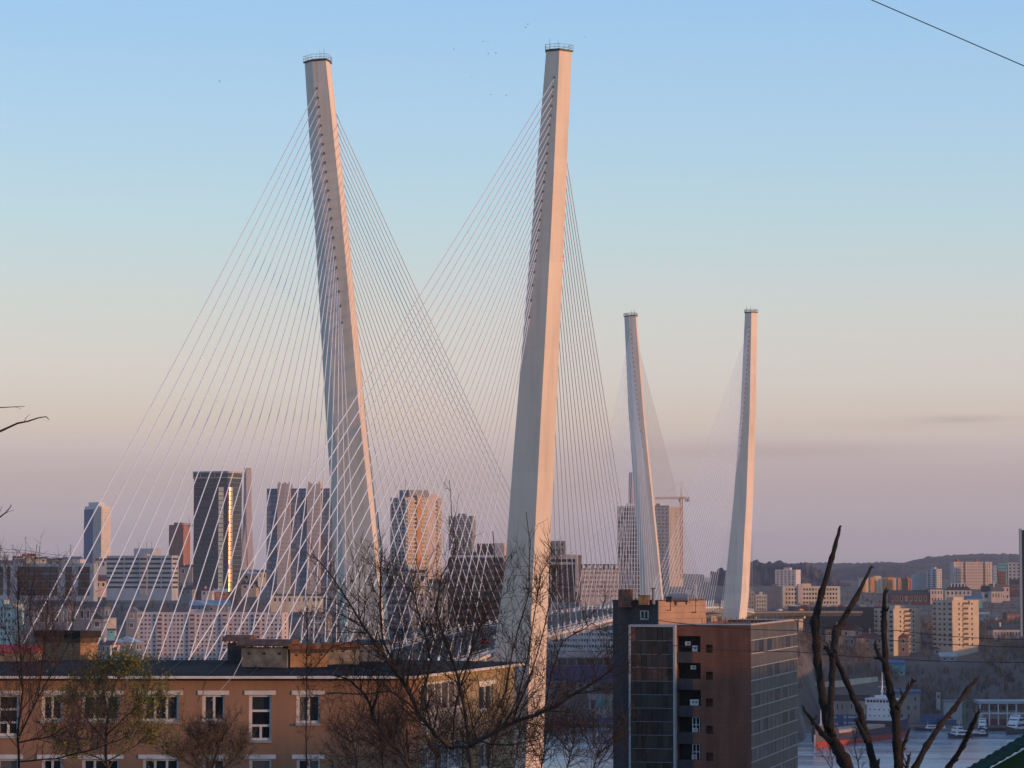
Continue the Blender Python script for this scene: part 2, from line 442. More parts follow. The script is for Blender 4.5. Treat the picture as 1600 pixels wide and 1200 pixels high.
def wood(name, spots, label, material):
    allv = []
    for (x, y, z, h, w_) in spots:
        t_ = TUFTS[rr.randrange(8)]
        a = rr.uniform(0, 6.283); c, s = math.cos(a), math.sin(a)
        q = np.empty_like(t_)
        q[:, 0] = (t_[:, 0] * c - t_[:, 1] * s) * h * w_ + x
        q[:, 1] = (t_[:, 0] * s + t_[:, 1] * c) * h * w_ + y
        q[:, 2] = t_[:, 2] * h + z
        allv.append(q)
    v = np.concatenate(allv); nv = len(v)
    me = bpy.data.meshes.new(name)
    me.vertices.add(nv); me.vertices.foreach_set('co', v.astype(np.float32).ravel())
    me.loops.add(nv); me.loops.foreach_set('vertex_index', np.arange(nv, dtype=np.int32))
    nf = nv // 3
    me.polygons.add(nf); me.polygons.foreach_set('loop_start', np.arange(0, nv, 3, dtype=np.int32))
    me.polygons.foreach_set('loop_total', np.full(nf, 3, dtype=np.int32))
    me.materials.append(material); me.update(); me.validate()
    o = bpy.data.objects.new(name, me); COL.objects.link(o)
    o['kind'] = 'stuff'; o['label'] = label; o['category'] = 'woodland'
    return o
def scatter(n_, px0, px1, d0, d1, h0, h1, w_=1.0, clear=()):
    out = []
    k = 0
    while len(out) < n_ and k < n_ * 6:
        k += 1
        px = rr.uniform(px0, px1); D = rr.uniform(d0, d1); x = (px - 800) / F * D
        if any(a <= px <= b_ and c <= D <= d_ for a, b_, c, d_ in clear): continue
        z = tz(x, D)
        if z < 2.6: continue
        out.append((x, D, z - .3, rr.uniform(h0, h1), w_ * rr.uniform(.8, 1.3)))
    return out
RCLEAR = [(1262, 1600, 1660, 1712), (1360, 1440, 1790, 1850), (1450, 1530, 1790, 1850), (1290, 1425, 1735, 1768)]
wood('bare_woodland', scatter(2300, 1245, 1690, 1714, 2050, 4.5, 8.5, clear=RCLEAR) + scatter(420, 1245, 1690, 2050, 2700, 3, 5.5),
     'bare brown wood covering the slope above the harbour quay', WOODM)
wood('bare_woodland', scatter(900, -60, 860, 1560, 2150, 5, 9) + scatter(350, -60, 860, 2150, 2700, 5, 8),
     'bare brown trees covering the city slope behind the pylons', WOODM)
wood('bare_woodland', scatter(90, 855, 1000, 1735, 1960, 3, 5) + scatter(220, 1000, 1250, 1620, 2300, 6, 10),
     'bare scrub between the harbour sheds and the bridge deck', WOODM)
# ---------------------------------------------------------------- the cable-stayed bridge
bridge = tag(empty('cable_stayed_bridge', (-19.3, 737, 0)), 'cable-stayed bridge with four leaning pale concrete pylon legs and white stay cables', 'bridge')
BO = Vector((-19.3, 737, 0))
NP, FP, BP = Vector((-19.3, 737, 0)), Vector((92.3, 1474, 0)), Vector((-76.6, 462, 0))
def deckz(s):  # s: 0 near pylon, 1 far pylon, negative towards the viewer
    return interp(s, [(-.75, 51), (-.38, 59.5), (-.1, 68.2), (0, 71.0), (.14, 73.4), (.37, 75.6), (.55, 76.2), (.8, 75.6), (1, 74.2), (1.2, 71), (1.38, 67.5), (1.75, 66)])
def axis(d):
    """deck centre line, d metres from the near pylon (negative towards the viewer)"""
    u1 = (FP - NP).normalized(); u0 = (NP - BP).normalized()
    if d > 60: p = NP + u1 * d; u = u1
    elif d < -60: p = NP + u0 * d; u = u0
    else:
        w = (d + 60) / 120
        u = (u0 * (1 - w) + u1 * w).normalized()
        p = NP + (u1 if d > 0 else u0) * d
    if d > 1030:   # beyond the far pylon the approach bends to the right
        e = d - 1030; ang = min(e / 110, 1.42)
        p = NP + u1 * 1030
        nst = 12; q = p.copy()
        for i in range(nst):
            a = min((e * (i + .5) / nst) / 110, 1.42)
            dd = Vector((u1.x * math.cos(a) + u1.y * math.sin(a), u1.y * math.cos(a) - u1.x * math.sin(a), 0))
            q = q + dd * (e / nst)
        u = Vector((u1.x * math.cos(ang) + u1.y * math.sin(ang), u1.y * math.cos(ang) - u1.x * math.sin(ang), 0)); p = q
    s = d / 745.4
    z = deckz(s)
    return Vector((p.x, p.y, z)), u, Vector((u.y, -u.x, 0))
HW = 14.0
# deck: a shallow box girder with slanting edges, walkway kerbs and railings
ds = list(range(-560, 746, 12)) + [745 + 12 * i for i in range(0, 36)]
rings, surf = [], []
for d in ds:
    p, u, t_ = axis(d)
    prof = [(-HW - 1.2, -.2), (-HW - 1.2, -1.0), (-HW + 3, -3.2), (HW - 3, -3.2), (HW + 1.2, -1.0), (HW + 1.2, -.2), (HW - 1.0, .0), (-HW + 1.0, .0)]
    rings.append([p - BO + t_ * a + Vector((0, 0, b_)) for a, b_ in prof])
    surf.append([p - BO + t_ * a + Vector((0, 0, .04)) for a in (-HW + 1.2, HW - 1.2)])
nd = max(i for i, d in enumerate(ds) if d <= 1030)
m_ = MB(); m_.loft(rings[:nd + 1])
deck = m_.build('deck', mat('deck_girder_paint', (.60, .57, .54), .6, .08, .1, streak=True), bridge)
MB().loft(rings[nd:]).build('approach_viaduct', mat('viaduct_concrete', (.20, .20, .20), .9, .12, .2), bridge)
m_ = MB()
for a, b_ in zip(surf, surf[1:]): m_.quad(a[0], a[1], b_[1], b_[0])
m_.build('road_surface', ASPH, deck)
for sd in (-1, 1):
    m_ = MB()
    for (d0, d1) in zip(ds[:nd], ds[1:nd + 1]):
        p0, _, t0 = axis(d0); p1, _, t1 = axis(d1)
        a = p0 - BO + t0 * sd * (HW + .9); b_ = p1 - BO + t1 * sd * (HW + .9)
        for hz in (.45, 1.15):
            m_.tube([a + Vector((0, 0, hz)), b_ + Vector((0, 0, hz))], .07, 4)
        m_.tube([a + Vector((0, 0, -.3)), a + Vector((0, 0, 1.2))], .07, 4)
    m_.build('railing', WHITE, deck)
# brackets under the edge
brm = MB().box(-.25, .25, -.7, .7, -1.6, 0).mesh('edge_bracket', MATS['deck_girder_paint'])
for d in range(-100, 745, 15):
    p, u, t_ = axis(d)
    q = p - BO + t_ * (HW + .7) + Vector((0, 0, -.9))
    put('edge_bracket', brm, deck, q, math.atan2(u.y, u.x) + math.pi / 2)

# pylon legs: pentagonal hollow section; rows of (photo row, left px, corner px, right px)
u_b = Vector((math.sin(math.radians(10)), math.cos(math.radians(10)), 0)); t_b = Vector((u_b.y, -u_b.x, 0))
def leg(tab, D, side, scale_px=1.0, label=None, ncab=24):
    """tab: (py, px_front_left, px_front_right) of the front face; side=+1 right leg, -1 left leg"""
    k = D / 737.0
    rows = []
    for (py, a, b_, co) in tab:
        pa, pb = at(a, py, D), at(b_, py, D)
        wf = (pb.x - pa.x) / math.cos(math.radians(10))
        mid = (pa + pb) / 2
        dd = 2.9 + (226 - mid.z) * .008       # half depth along the bridge
        fo = mid                                # centre of the front face
        i_s = -side                             # inner side direction along t
        fl = fo - t_b * wf / 2; fr = fo + t_b * wf / 2
        inn, out = (fl, fr) if side > 0 else (fr, fl)
        inn = inn + u_b * wf * math.tan(math.radians(14 if side > 0 else -6))
        R = [inn, inn + t_b * (i_s * .33) + u_b * dd, inn + u_b * 2 * dd, out + u_b * 2 * dd, out + t_b * (side * co) + u_b * dd, out]
        rows.append([Vector((p.x, p.y, mid.z)) - BO for p in R])
    m_ = MB(); m_.loft(rows)
    o = m_.build('pylon_leg', CONC, bridge, label=label)
    # service platform and railing on the head
    top = rows[0]; c = sum(top, Vector()) / 6
    ring = [c + (p - c) * 1.10 for p in top]
    m_ = MB(); m_.loft([[p + Vector((0, 0, .02)) for p in ring], [p + Vector((0, 0, .45)) for p in ring]])
    m_.build('head_slab', DARKMETAL, o)
    m_ = MB()
    for i in range(6):
        a, b_ = ring[i], ring[(i + 1) % 6]
        L = (b_ - a).length; nn = max(2, int(L / 1.1))
        for j in range(nn):
            p = a + (b_ - a) * j / nn
            m_.tube([p + Vector((0, 0, .4)), p + Vector((0, 0, 1.75))], .05 * k, 4)
        for h in (1.05, 1.75):
            m_.tube([a + Vector((0, 0, h)), b_ + Vector((0, 0, h))], .05 * k, 4)
    m_.build('head_railing', mat('pale_railing', (.35, .36, .38), .5, .1), o)
    for q in (.25, .7):
        m_ = MB(); p = ring[0] + (ring[3] - ring[0]) * q
        m_.tube([p + Vector((0, 0, .4)), p + Vector((0, 0, 3.6))], [.07 * k, .03 * k], 4)
        m_.build('lightning_rod', DARKMETAL, o)
    return o, rows
def rowat(rows, z, f):
    for a, b_ in zip(rows, rows[1:]):
        if b_[0].z <= z <= a[0].z:
            w = (z - a[0].z) / (b_[0].z - a[0].z)
            return f(a) * (1 - w) + f(b_) * w
    return f(rows[-1])
DL, DR = 742.0, 725.5
left_tab = [(95, 487.5, 509.5, 2.75), (340, 505, 535, 3.2), (640, 521, 562, 3.1), (900, 538, 591, 3.1), (1000, 546, 600, 3.2), (1200, 560, 622, 3.3), (1440, 577, 650, 3.4)]
right_tab = [(79, 852.5, 874, 2.75), (340, 831, 862, 2.9), (700, 801, 842.5, 3.4), (900, 786, 832.5, 3.5), (1000, 771, 828.5, 3.6), (1170, 756, 822, 3.8), (1440, 733, 812, 4.0)]
legL = leg(left_tab, DL, -1, label='near pylon leg leaning left')
legR = leg(right_tab, DR, 1, label='near pylon leg leaning right')
# far pair: same legs one main span further on
far_l = [(494, 982.5, 993.2, 2.75), (640, 989.5, 1004.5, 3.0), (780, 999, 1019, 3.1), (930, 1010, 1034, 3.2), (960, 1012, 1037, 3.2), (1180, 1024, 1056, 3.4)]
far_r = [(488.5, 1164, 1174, 2.75), (640, 1157.0, 1171.2, 3.0), (780, 1146, 1166, 3.2), (930, 1131, 1158, 3.5), (970, 1127, 1154, 3.5), (1180, 1110, 1146, 3.8)]
legFL = leg(far_l, 1480, -1, label='far pylon leg leaning left')
legFR = leg(far_r, 1464, 1, label='far pylon leg leaning right')

# stay cables, each with its sleeve at the deck and a dark box painted as slot shade on the pylon face
slotm = MB().box(-.22, .22, -.08, .06, -.40, .36).mesh('cable_slot', mat('slot_shade', (.16, .135, .12), .8, .1))
def stays(rows, side, s0, dirn, y_top, dy, first, step, D, face):
    """dirn=+1 main span, -1 back span, relative to pylon at s0 metres"""
    for k in range(24):
        py = y_top + (dy * k if k < 16 else dy * 15 + (k - 15) * dy * 1.08 + max(0, k - 19) * max(0, k - 19) * dy * .10)
        z = at(800, py, D).z
        w = k / 23.0
        fx = .73 * (1 - w) + .22 * w if side > 0 else .2 * (1 - w) + .58 * w
        if side > 0: f = lambda r, q=fx: (r[0] * (1 - q) + r[5] * q)
        else: f = lambda r, q=fx: (r[5] * (1 - q) + r[0] * q)
        top = rowat(rows, z, f)
        top = Vector((top.x, top.y, z))
        if face > 0:   # rear face
            g0 = (lambda r: (r[2] + r[3]) / 2)
            t2 = rowat(rows, z, g0); top = Vector((t2.x, t2.y, z))
        dist = first + step * (23 - k)
        p, u, t_ = axis(s0 + dirn * dist)
        bot = p - BO + t_ * side * (HW - .2) + Vector((0, 0, .1))
        v = (top - bot); L = v.length; v = v / L
        r = .125 if s0 < 10 else .095
        m_ = MB()
        mid = []
        nseg = 4
        sagm = L * .0035
        for i in range(nseg + 1):
            tt = i / nseg
            mid.append(bot + (top - bot) * tt - Vector((0, 0, 4 * sagm * tt * (1 - tt))))
        m_.tube(mid, r, 6)
        m_.tube([bot, bot + v * 3.0, bot + v * 3.3], [.30, .30, r], 6)
        c = m_.build('stay_cable', CABLE, bridge, smooth=True)
        so = put('cable_slot', slotm, c, top + (-u_b if face < 0 else u_b) * .02 + Vector((0, 0, .25)), -math.radians(10))
for rows, side, y0, dy, D in ((legL[1], -1, 140, 14.5, DL), (legR[1], 1, 123, 14.8, DR)):
    stays(rows, side, 0, -1, y0, dy, 26, 11.1, D, -1)
    stays(rows, side, 0, 1, y0, dy, 30, 14.5, D, 1)
for rows, side, y0, dy, D in ((legFL[1], -1, 516, 7.25, 1480), (legFR[1], 1, 512, 7.35, 1464)):
    stays(rows, side, 745.4, -1, y0, dy, 30, 14.5, D, -1)
    stays(rows, side, 745.4, 1, y0, dy, 26, 11.1, D, 1)
# approach piers
m_ = MB()
for d in (-120, -220, -320, -420, 820, 900, 980, 1060, 1120):
    p, u, t_ = axis(d)
    gz = tz(p.x, p.y) - 3
    m_ = MB()
    q = p - BO
    for sgn in (-6, 6):
        c = q + t_ * sgn
        m_.prism([(c.x - 1.4, c.y - 1.2), (c.x + 1.4, c.y - 1.2), (c.x + 1.4, c.y + 1.2), (c.x - 1.4, c.y + 1.2)], gz, p.z - 4.6)
    a = q - t_ * 10; b_ = q + t_ * 10
    m_.tube([Vector((a.x, a.y, p.z - 3.9)), Vector((b_.x, b_.y, p.z - 3.9))], .95, 4)
    m_.build('pier', CONC, bridge)

# lamp posts along the deck
lamp_pole = MB().tube([(0, 0, 0), (0, 0, 10.5), (0, -.3, 11.1), (0, -1.9, 11.5)], [.16, .10, .08, .07], 5).mesh('post', mat('lamp_post_paint', (.33, .24, .19), .6, .1))
lamp_head = MB().box(-.18, .18, -2.7, -1.7, 11.42, 11.6).mesh('lamp_head', WHITE)
k = 0
for d in list(range(-330, 0, 42)) + list(range(1050, 1170, 24)):
    for sd in (-1, 1):
        if d > 0 and sd < 0: continue
        p, u, t_ = axis(d)
        ORD = ['first', 'second', 'third', 'fourth', 'fifth', 'sixth', 'seventh', 'eighth', 'ninth']
        nth = ORD[(-d - 36) // 42] if d < 0 else ORD[(d - 1050) // 24]
        lb = ('%s thin brown street lamp from the near pylon, %s edge of the deck' % (nth, 'left' if sd < 0 else 'right')) if d < 0 else '%s thin street lamp from the far pylon along the approach road' % nth
        lp = tag(empty('street_lamp', p + t_ * sd * (HW - 1.6), math.atan2(u.y, u.x) + (math.pi if sd > 0 else 0)), lb, 'street lamp', 'lamps along the bridge deck')
        put('post', lamp_pole, lp); put('lamp_head', lamp_head, lp)

# the other, distant bridge on the skyline: two tall A-shaped pylons
def far_pylon(px, ytop, D, label):
    p = at(px, ytop, D); h = p.z
    root = tag(empty('bridge_pylon', (p.x, D, 0), math.radians(-62)), label, 'pylon', 'pylons of the distant bridge')
    for s_ in (-1, 1):
        m_ = MB()
        rings = []
        for z, off, w_, dpt in ((0, 33, 9, 9), (90, 22, 7.5, 8), (230, 6.5, 6.2, 7), (h, 4.6, 5.5, 6.5)):
            c = s_ * off
            rings.append([(c - w_ / 2, -dpt, z), (c + w_ / 2, -dpt, z), (c + w_ / 2, dpt, z), (c - w_ / 2, dpt, z)])
        m_.loft(rings); m_.build('pylon_leg', mat('distant_pylon_concrete', (.36, .31, .31), .9, .08, .05), root)
    for z, hw in ((80, 22), (215, 5.5), (h - 14, 2.2)):
        MB().box(-hw, hw, -4, 4, z - 3, z + 3).build('crossbeam', mat('distant_pylon_concrete', (.36, .31, .31), .9, .08, .05), root)
    for s_ in (-1, 1):
        for q in range(10):
            za = h - 10 - q * 11; dist = 470 - q * 42
            m_ = MB(); m_.tube([(0, s_ * 6, za), (s_ * 6, s_ * dist, 72)], .20, 3); m_.build('stay_cable', CABLE, root)
far_pylon(387, 731, 6900, 'slim distant bridge pylon standing beside the dark glass tower')
far_pylon(988.5, 738, 7000, 'slim distant bridge pylon tip half hidden by the far left pylon leg')
# ---------------------------------------------------------------- city buildings
WM = {}
def winmesh(w_, h_, g, frame=None):
    key = (round(w_, 2), round(h_, 2), g.name, frame.name if frame else '')
    if key not in WM:
        m_ = MB()
        if frame:
            f = min(.16, w_ * .12)
            m_.box(-w_ / 2 - f, w_ / 2 + f, -.10, .05, -h_ / 2 - f * 1.6, h_ / 2 + f, 1)
            m_.box(-w_ / 2, w_ / 2, -.13, .05, -h_ / 2, h_ / 2, 0)
            WM[key] = m_.mesh('window', [g, frame])
        else:
            m_.box(-w_ / 2, w_ / 2, -.10, .05, -h_ / 2, h_ / 2)
            WM[key] = m_.mesh('window', [g])
    return WM[key]
def wins(root, face, L, R, z0, fh, floors, cols, wf=.45, hf=.48, g=None, frame=None, each=True, u0=.04, u1=.96, skip=(), ww=None):
    """a grid of windows on the front ('f') or right ('r') or left ('l') face"""
    g = g or GLS
    W = L if face == 'f' else R
    span = W * (u1 - u0); cw = span / cols
    w_ = ww or cw * wf; h_ = fh * hf
    me = winmesh(w_, h_, g, frame)
    joined = MB()
    for i in range(floors):
        for j in range(cols):
            if (i, j) in skip or j in skip: continue
            u = W * u0 + cw * (j + .5); z = z0 + fh * (i + .55)
            if face == 'f': loc, rz = (u, 0, z), 0
            elif face == 'r': loc, rz = (L, u, z), math.pi / 2
            else: loc, rz = (0, u, z), -math.pi / 2
            if each: put('window', me, root, loc, rz)
            else:
                if face == 'f': joined.box(u - w_ / 2, u + w_ / 2, -.1, .05, z - h_ / 2, z + h_ / 2)
                elif face == 'r': joined.box(L - .05, L + .1, u - w_ / 2, u + w_ / 2, z - h_ / 2, z + h_ / 2)
                else: joined.box(-.1, .05, u - w_ / 2, u + w_ / 2, z - h_ / 2, z + h_ / 2)
    if not each and joined.v: joined.build('windows', g, root, kind='stuff')
def frame_of(pc, p0, p1, D, th, dep):
    a = math.radians(th); c, s = math.cos(a), math.sin(a)
    cx, cy = X(pc, D), D
    k0, k1 = (p0 - 800) / F, (p1 - 800) / F
    L = (cx - k0 * cy) / (c + k0 * s) if pc > p0 else dep
    R = (k1 * cy - cx) / (s - k1 * c) if p1 > pc + 4.5 else dep
    return Vector((cx - c * L, cy + s * L, 0)), L, R, -a
def block(name, label, p0, pc, p1, yt, yb, D, th=10, dep=14, wall=None, floors=9, cf=8, cr=3, cl=0, wf=.45, hf=.48, each=True, g=None, frame=None,
          parapet=.9, roofbox=True, group=None, cat='building', top_gap=.5, win_l=True, sink=6, band=None):
    wall = wall or WPANEL
    o, L, R, rz = frame_of(pc, p0, p1, D, th, dep)
    zt = Z(yt, D); zb = Z(yb, D)
    root = tag(empty(name, (o.x, o.y, zb), rz), label, cat, group)
    H = zt - zb
    MB().box(0, L, 0, R, -sink, H - parapet * .4).build('wall', wall, root)
    m_ = MB(); q = .25
    zz = H - parapet * .4 + .003
    rf = MB().box(q, L - q, q, R - q, H - parapet * .4 + .003, H - parapet * .4 + .12).build('roof', ROOFGREY, root)
    m_ = MB()
    m_.box(-.12, L + .12, -.12, q, zz, H); m_.box(-.12, L + .12, R - q, R + .12, zz, H)
    m_.box(-.12, q, q, R - q, zz, H); m_.box(L - q, L + .12, q, R - q, zz, H)
    m_.build('parapet', wall, root)
    if roofbox:
        a = L * .35; m_ = MB(); m_.box(a, a + min(7, L * .3), R * .3, R * .7, H - parapet * .4 + .12, H + 1.9); m_.build('lift_housing', wall, rf)
        m_ = MB()
        m_.tube([(L * .2, R * .4, H - .3), (L * .2, R * .4, H + 3.2)], .10, 4); m_.build('antenna', DARKMETAL, rf)
    fh = (H - top_gap - parapet * .4) / floors if floors else 3
    if cf: wins(root, 'f', L, R, 0, fh, floors, cf, wf, hf, g, frame, each)
    if cr: wins(root, 'r', L, R, 0, fh, floors, cr, wf, hf, g, frame, each)
    if cl: wins(root, 'l', L, R, 0, fh, floors, cl, wf, hf, g, frame, each)
    return root, L, R, H, fh
def part(root, name, m, *boxes):
    q = MB()
    for b_ in boxes: q.box(*b_)
    return q.build(name, m, root)

def ground_d(px, py, d0=1690.0, d1=2600.0):
    D = d0
    while D < d1:
        p = at(px, py, D)
        if p.z <= tz(p.x, D) + .3: return D
        D += 2.0
    return None
def house(name, label, p0, p1, y_ridge, y_eave, yb, D, th=15, dep=9, wall=None, roof=None, cols=3, floors=1, hip=False, chim=1, side=2, group=None, cat='house', p1c=None, gable_front=False):
    pc = p1c or p1
    if p0 > 850 and D > 1735:
        g_ = ground_d((p0 + p1) / 2, yb)
        if g_: D = max(min(D + 260, g_), 1735)
    o, L, R, rz = frame_of(pc, p0, p1, D, th, dep)
    ze, zr, zb = Z(y_eave, D), Z(y_ridge, D), Z(yb, D)
    root = tag(empty(name, (o.x, o.y, zb), rz), label, cat, group)
    he, hr = ze - zb, max(zr - zb, ze - zb + .8)
    MB().box(0, L, 0, R, -5, he).build('wall', wall or CREAM, root)
    m_ = MB(); e = .45
    if gable_front:
        a = [(-e, -e, he), (L + e, -e, he), (L + e, R + e, he), (-e, R + e, he), (L / 2, -e, hr), (L / 2, R + e, hr)]
        for s in ((0, 4, 5, 3), (1, 2, 5, 4), (0, 1, 4), (2, 3, 5), (0, 3, 2, 1)):
            m_.f.append(s); m_.m.append(0)
        m_.v = a
    else:
        h = min(L, R) * .45 if hip else -e
        a = [(-e, -e, he), (L + e, -e, he), (L + e, R + e, he), (-e, R + e, he), (h, R / 2, hr), (L - h, R / 2, hr)]
        for s in ((0, 1, 5, 4), (1, 2, 5), (2, 3, 4, 5), (3, 0, 4), (0, 3, 2, 1)):
            m_.f.append(s); m_.m.append(0)
        m_.v = a
    rf = m_.build('roof', roof or DARKROOF, root)
    for q in range(chim):
        x = L * (.25 + .5 * q / max(1, chim - 1) if chim > 1 else .3)
        part(rf, 'chimney', WHITE, (x - .45, x + .45, R * .30 - .4, R * .30 + .4, he + (hr - he) * .3, hr + 1.0))
    if floors:
        fh = he / floors
        if cols: wins(root, 'f', L, R, 0, fh, floors, cols, .4, .45, GLS, WHITE)
        if side: wins(root, 'r', L, R, 0, fh, floors, side, .4, .45, GLS, WHITE)
    return root, L, R, he, hr

# ---- skyline towers, left to right
# white and blue residential tower
r, L, R, H, fh = block('residential_tower', 'tall slim white and blue tower standing alone on the left skyline', 133, 157, 173, 791, 880, 2750, 28, 20, wall=mat('tower_white', (.60, .58, .58), .7, .06, .2), floors=24, cf=0, cr=0, roofbox=False)
part(r, 'glass_bay', mat('tower_blue', (.09, .15, .28), .25, .12, .3, spec=.5), (-.5, L * .52, -.5, 3, 0, H - 3))
for i in range(24):
    z = i * fh
    part(r, 'balcony', MATS['tower_white'], (L * .54, L * 1.0 + 1.0, -1.1, -.02, z + .4, z + 1.5))
    part(r, 'balcony', MATS['tower_white'], (L + .02, L + 1.2, 0, R * .95, z + .4, z + 1.5))
wins(r, 'f', L, R, 0, fh, 24, 4, .6, .5, GLSB, None, False, .56, .98); wins(r, 'r', L, R, 0, fh, 24, 5, .5, .5, GLS, None, False)
part(r, 'roof_crown', MATS['tower_white'], (L * .15, L * .8, 2, R - 4, H + .02, H + 4))
# red brick tower under construction and its crane
r, L, R, H, fh = block('residential_tower', 'reddish brick tower beside an orange crane, left of the glass tower', 265, 286, 297, 820, 885, 3000, 32, 18, wall=mat('red_tower_brick', (.36, .15, .12), .85, .1, .3), floors=17, cf=5, cr=4, each=False, wf=.35, roofbox=False)
for x in (0, L * .33, L * .66, L - .6): part(r, 'pilaster', MATS['red_tower_brick'], (x, x + .6, -.35, -.01, 0, H))
part(r, 'roof_crown', MATS['red_tower_brick'], (L * .2, L * .75, 3, R - 3, H + .02, H + 2.5))

def crane(label, px, yt, yb, D, jib_l, jib_r, rz, base=None):
    p = at(px, yb, D); h = Z(yt, D) - p.z
    root = tag(empty('tower_crane', (p.x, D, p.z), rz), label, 'crane')
    cm = mat('crane_paint', (.42, .17, .07), .6, .1)
    m_ = MB(); w_ = .9
    n_ = int(h * .82 / 2.4)
    hj = h * .82
    for sx in (-w_, w_):
        for sy in (-w_, w_): m_.tube([(sx, sy, 0), (sx, sy, hj)], .24, 4)
    for i in range(n_):
        z0, z1 = hj * i / n_, hj * (i + 1) / n_
        m_.tube([(-w_, -w_, z0), (w_, -w_, z1)], .11, 3); m_.tube([(w_, w_, z0), (-w_, w_, z1)], .11, 3)
        m_.tube([(w_, -w_, z0), (w_, w_, z1)], .11, 3)
    m_.build('mast', cm, root)
    m_ = MB()
    for (x0, x1) in ((0, -jib_l), (0, jib_r)):
        m_.tube([(x0, -.7, hj), (x1, -.7, hj)], .24, 4); m_.tube([(x0, .7, hj), (x1, .7, hj)], .24, 4); m_.tube([(x0, 0, hj + 1.4), (x1, 0, hj + 1.2)], .22, 4)
        nn = int(abs(x1) / 2)
        for i in range(nn):
            xa, xb = x1 * i / nn, x1 * (i + 1) / nn
            m_.tube([(xa, -.7, hj), ((xa + xb) / 2, 0, hj + 1.3), (xb, .7, hj)], .15, 3)
    m_.build('jib', cm, root)
    m_ = MB(); m_.tube([(-.6, 0, hj), (0, 0, h), (.6, 0, hj)], .18, 4); m_.tube([(0, 0, h), (-jib_l * .7, 0, hj + 1.3)], .07, 3); m_.tube([(0, 0, h), (jib_r * .8, 0, hj + 1.3)], .07, 3)
    m_.build('tower_peak', cm, root)
    part(root, 'counterweight', GREYW, (jib_r - 4, jib_r - .5, -1, 1, hj - 2.2, hj - .2))
    part(root, 'cab', cm, (-2.2, -.9, -2.0, -.92, hj - 2.4, hj - .3))
crane('small orange crane rising above the reddish brick tower', 295, 806, 885, 2960, 6, 4, 0)

# dark glass tower whose corner mirrors the sun
r, L, R, H, fh = block('glass_tower', 'dark glass office tower with one corner blazing in sunlight', 303, 354, 378, 738, 925, 2100, 24, 22, wall=mat('tower_curtain_wall', (.030, .040, .055), .22, .15, .1, spec=.5), floors=26, cf=0, cr=0, roofbox=False)
GT = glass('tower_glass', (.028, .042, .058), .12, .35)
for i in range(26):
    z = .4 + i * fh
    put('window', winmesh(L * .94, fh * .62, GT), r, (L * .49, 0, z + fh * .5))
    put('window', winmesh(R * .80, fh * .62, GT), r, (L, R * .56, z + fh * .5), math.pi / 2)
    part(r, 'floor_band', SLATE, (0, L * .97, -.25, -.02, z + fh * .86, z + fh))
    part(r, 'floor_band', SLATE, (L + .02, L + .25, R * .14, R, z + fh * .86, z + fh))
cg = bpy.data.materials.new('gold_glint_metal'); cg.use_nodes = True
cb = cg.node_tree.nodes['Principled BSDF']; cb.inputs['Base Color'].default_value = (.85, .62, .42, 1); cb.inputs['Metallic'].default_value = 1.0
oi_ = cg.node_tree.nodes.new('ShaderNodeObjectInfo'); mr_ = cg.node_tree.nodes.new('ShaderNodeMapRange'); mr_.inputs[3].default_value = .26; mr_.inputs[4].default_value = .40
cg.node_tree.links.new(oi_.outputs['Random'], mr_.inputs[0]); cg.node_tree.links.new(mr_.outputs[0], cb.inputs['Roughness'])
# rounded corner in gold metal, tinted and curved for the sun's glint
for i in range(23):
    z = .4 + i * fh
    if i % 7 == 5: pass
    m_ = MB(); c0 = Vector((L - 6.2, 6.2, 0))
    arc = [(c0.x + 7.0 * math.cos(math.radians(a)), c0.y + 7.0 * math.sin(math.radians(a))) for a in range(-96, 9, 8)]
    arc += [(c0.x, c0.y)]
    m_.prism(arc, z + .1, z + fh * .88); m_.build('corner_pane', cg, r, smooth=False)
part(r, 'roof_crown', mat('tower_crown_frame', (.42, .38, .36), .6, .1), (-.6, L + .6, -.6, .2, H - 4.2, H - 3.4), (-.6, L + .6, -.6, .2, H - .2, H + 1.0), (L + .25, L + .7, .2, R, H - 4.2, H - 3.4), (L + .25, L + .7, .2, R, H - .2, H + 1.0),
     (-.6, -.1, -.5, .1, H - 3.4, H - .2), (L * .2, L * .2 + .5, -.5, .1, H - 3.4, H - .2), (L * .62, L * .62 + .5, -.5, .1, H - 3.4, H - .2), (L * .8, L * .8 + .5, -.5, .1, H - 3.4, H - .2))
# twin slab tower
r, L, R, H, fh = block('apartment_tower', 'wide blue glass slab with two taller beige ribs behind the left pylon leg', 417, 518, 519, 763, 935, 1900, 9, 10, wall=mat('twin_slab_wall', (.10, .12, .17), .4, .1, .2), floors=26, cf=0, cr=0, roofbox=False)
TB = glass('twin_slab_glass', (.15, .165, .215), .2, .3)
for (a, b_) in ((0, .17), (.37, .625), (.83, 1.0)):
    n_ = 2 if b_ - a < .2 else 3
    for i in range(26):
        for q in range(n_):
            w_ = L * (b_ - a) / n_
            put('window', winmesh(w_ * .9, fh * .74, TB), r, (L * a + w_ * (q + .5), 0, fh * (i + .5) + .2))
for (a, b_) in ((.17, .37), (.625, .83)):
    part(r, 'stair_rib', PINKP, (L * a, L * b_, -1.6, 4, -4, H + 3.2))
    part(r, 'rib_crown', PINKP, (L * a + .6, L * a + 1.4, -1, 3, H + 3.25, H + 4.6), (L * b_ - 1.4, L * b_ - .6, -1, 3, H + 3.25, H + 4.6), (L * (a + b_) / 2 - .4, L * (a + b_) / 2 + .4, -1, 3, H + 3.25, H + 4.2))
    q = MB()
    for i in range(26):
        q.box(L * a + .3, L * b_ - .3, -1.75, -1.61, fh * i + .3, fh * i + .75)
    q.build('floor_line', BEIGE, r, kind='stuff')
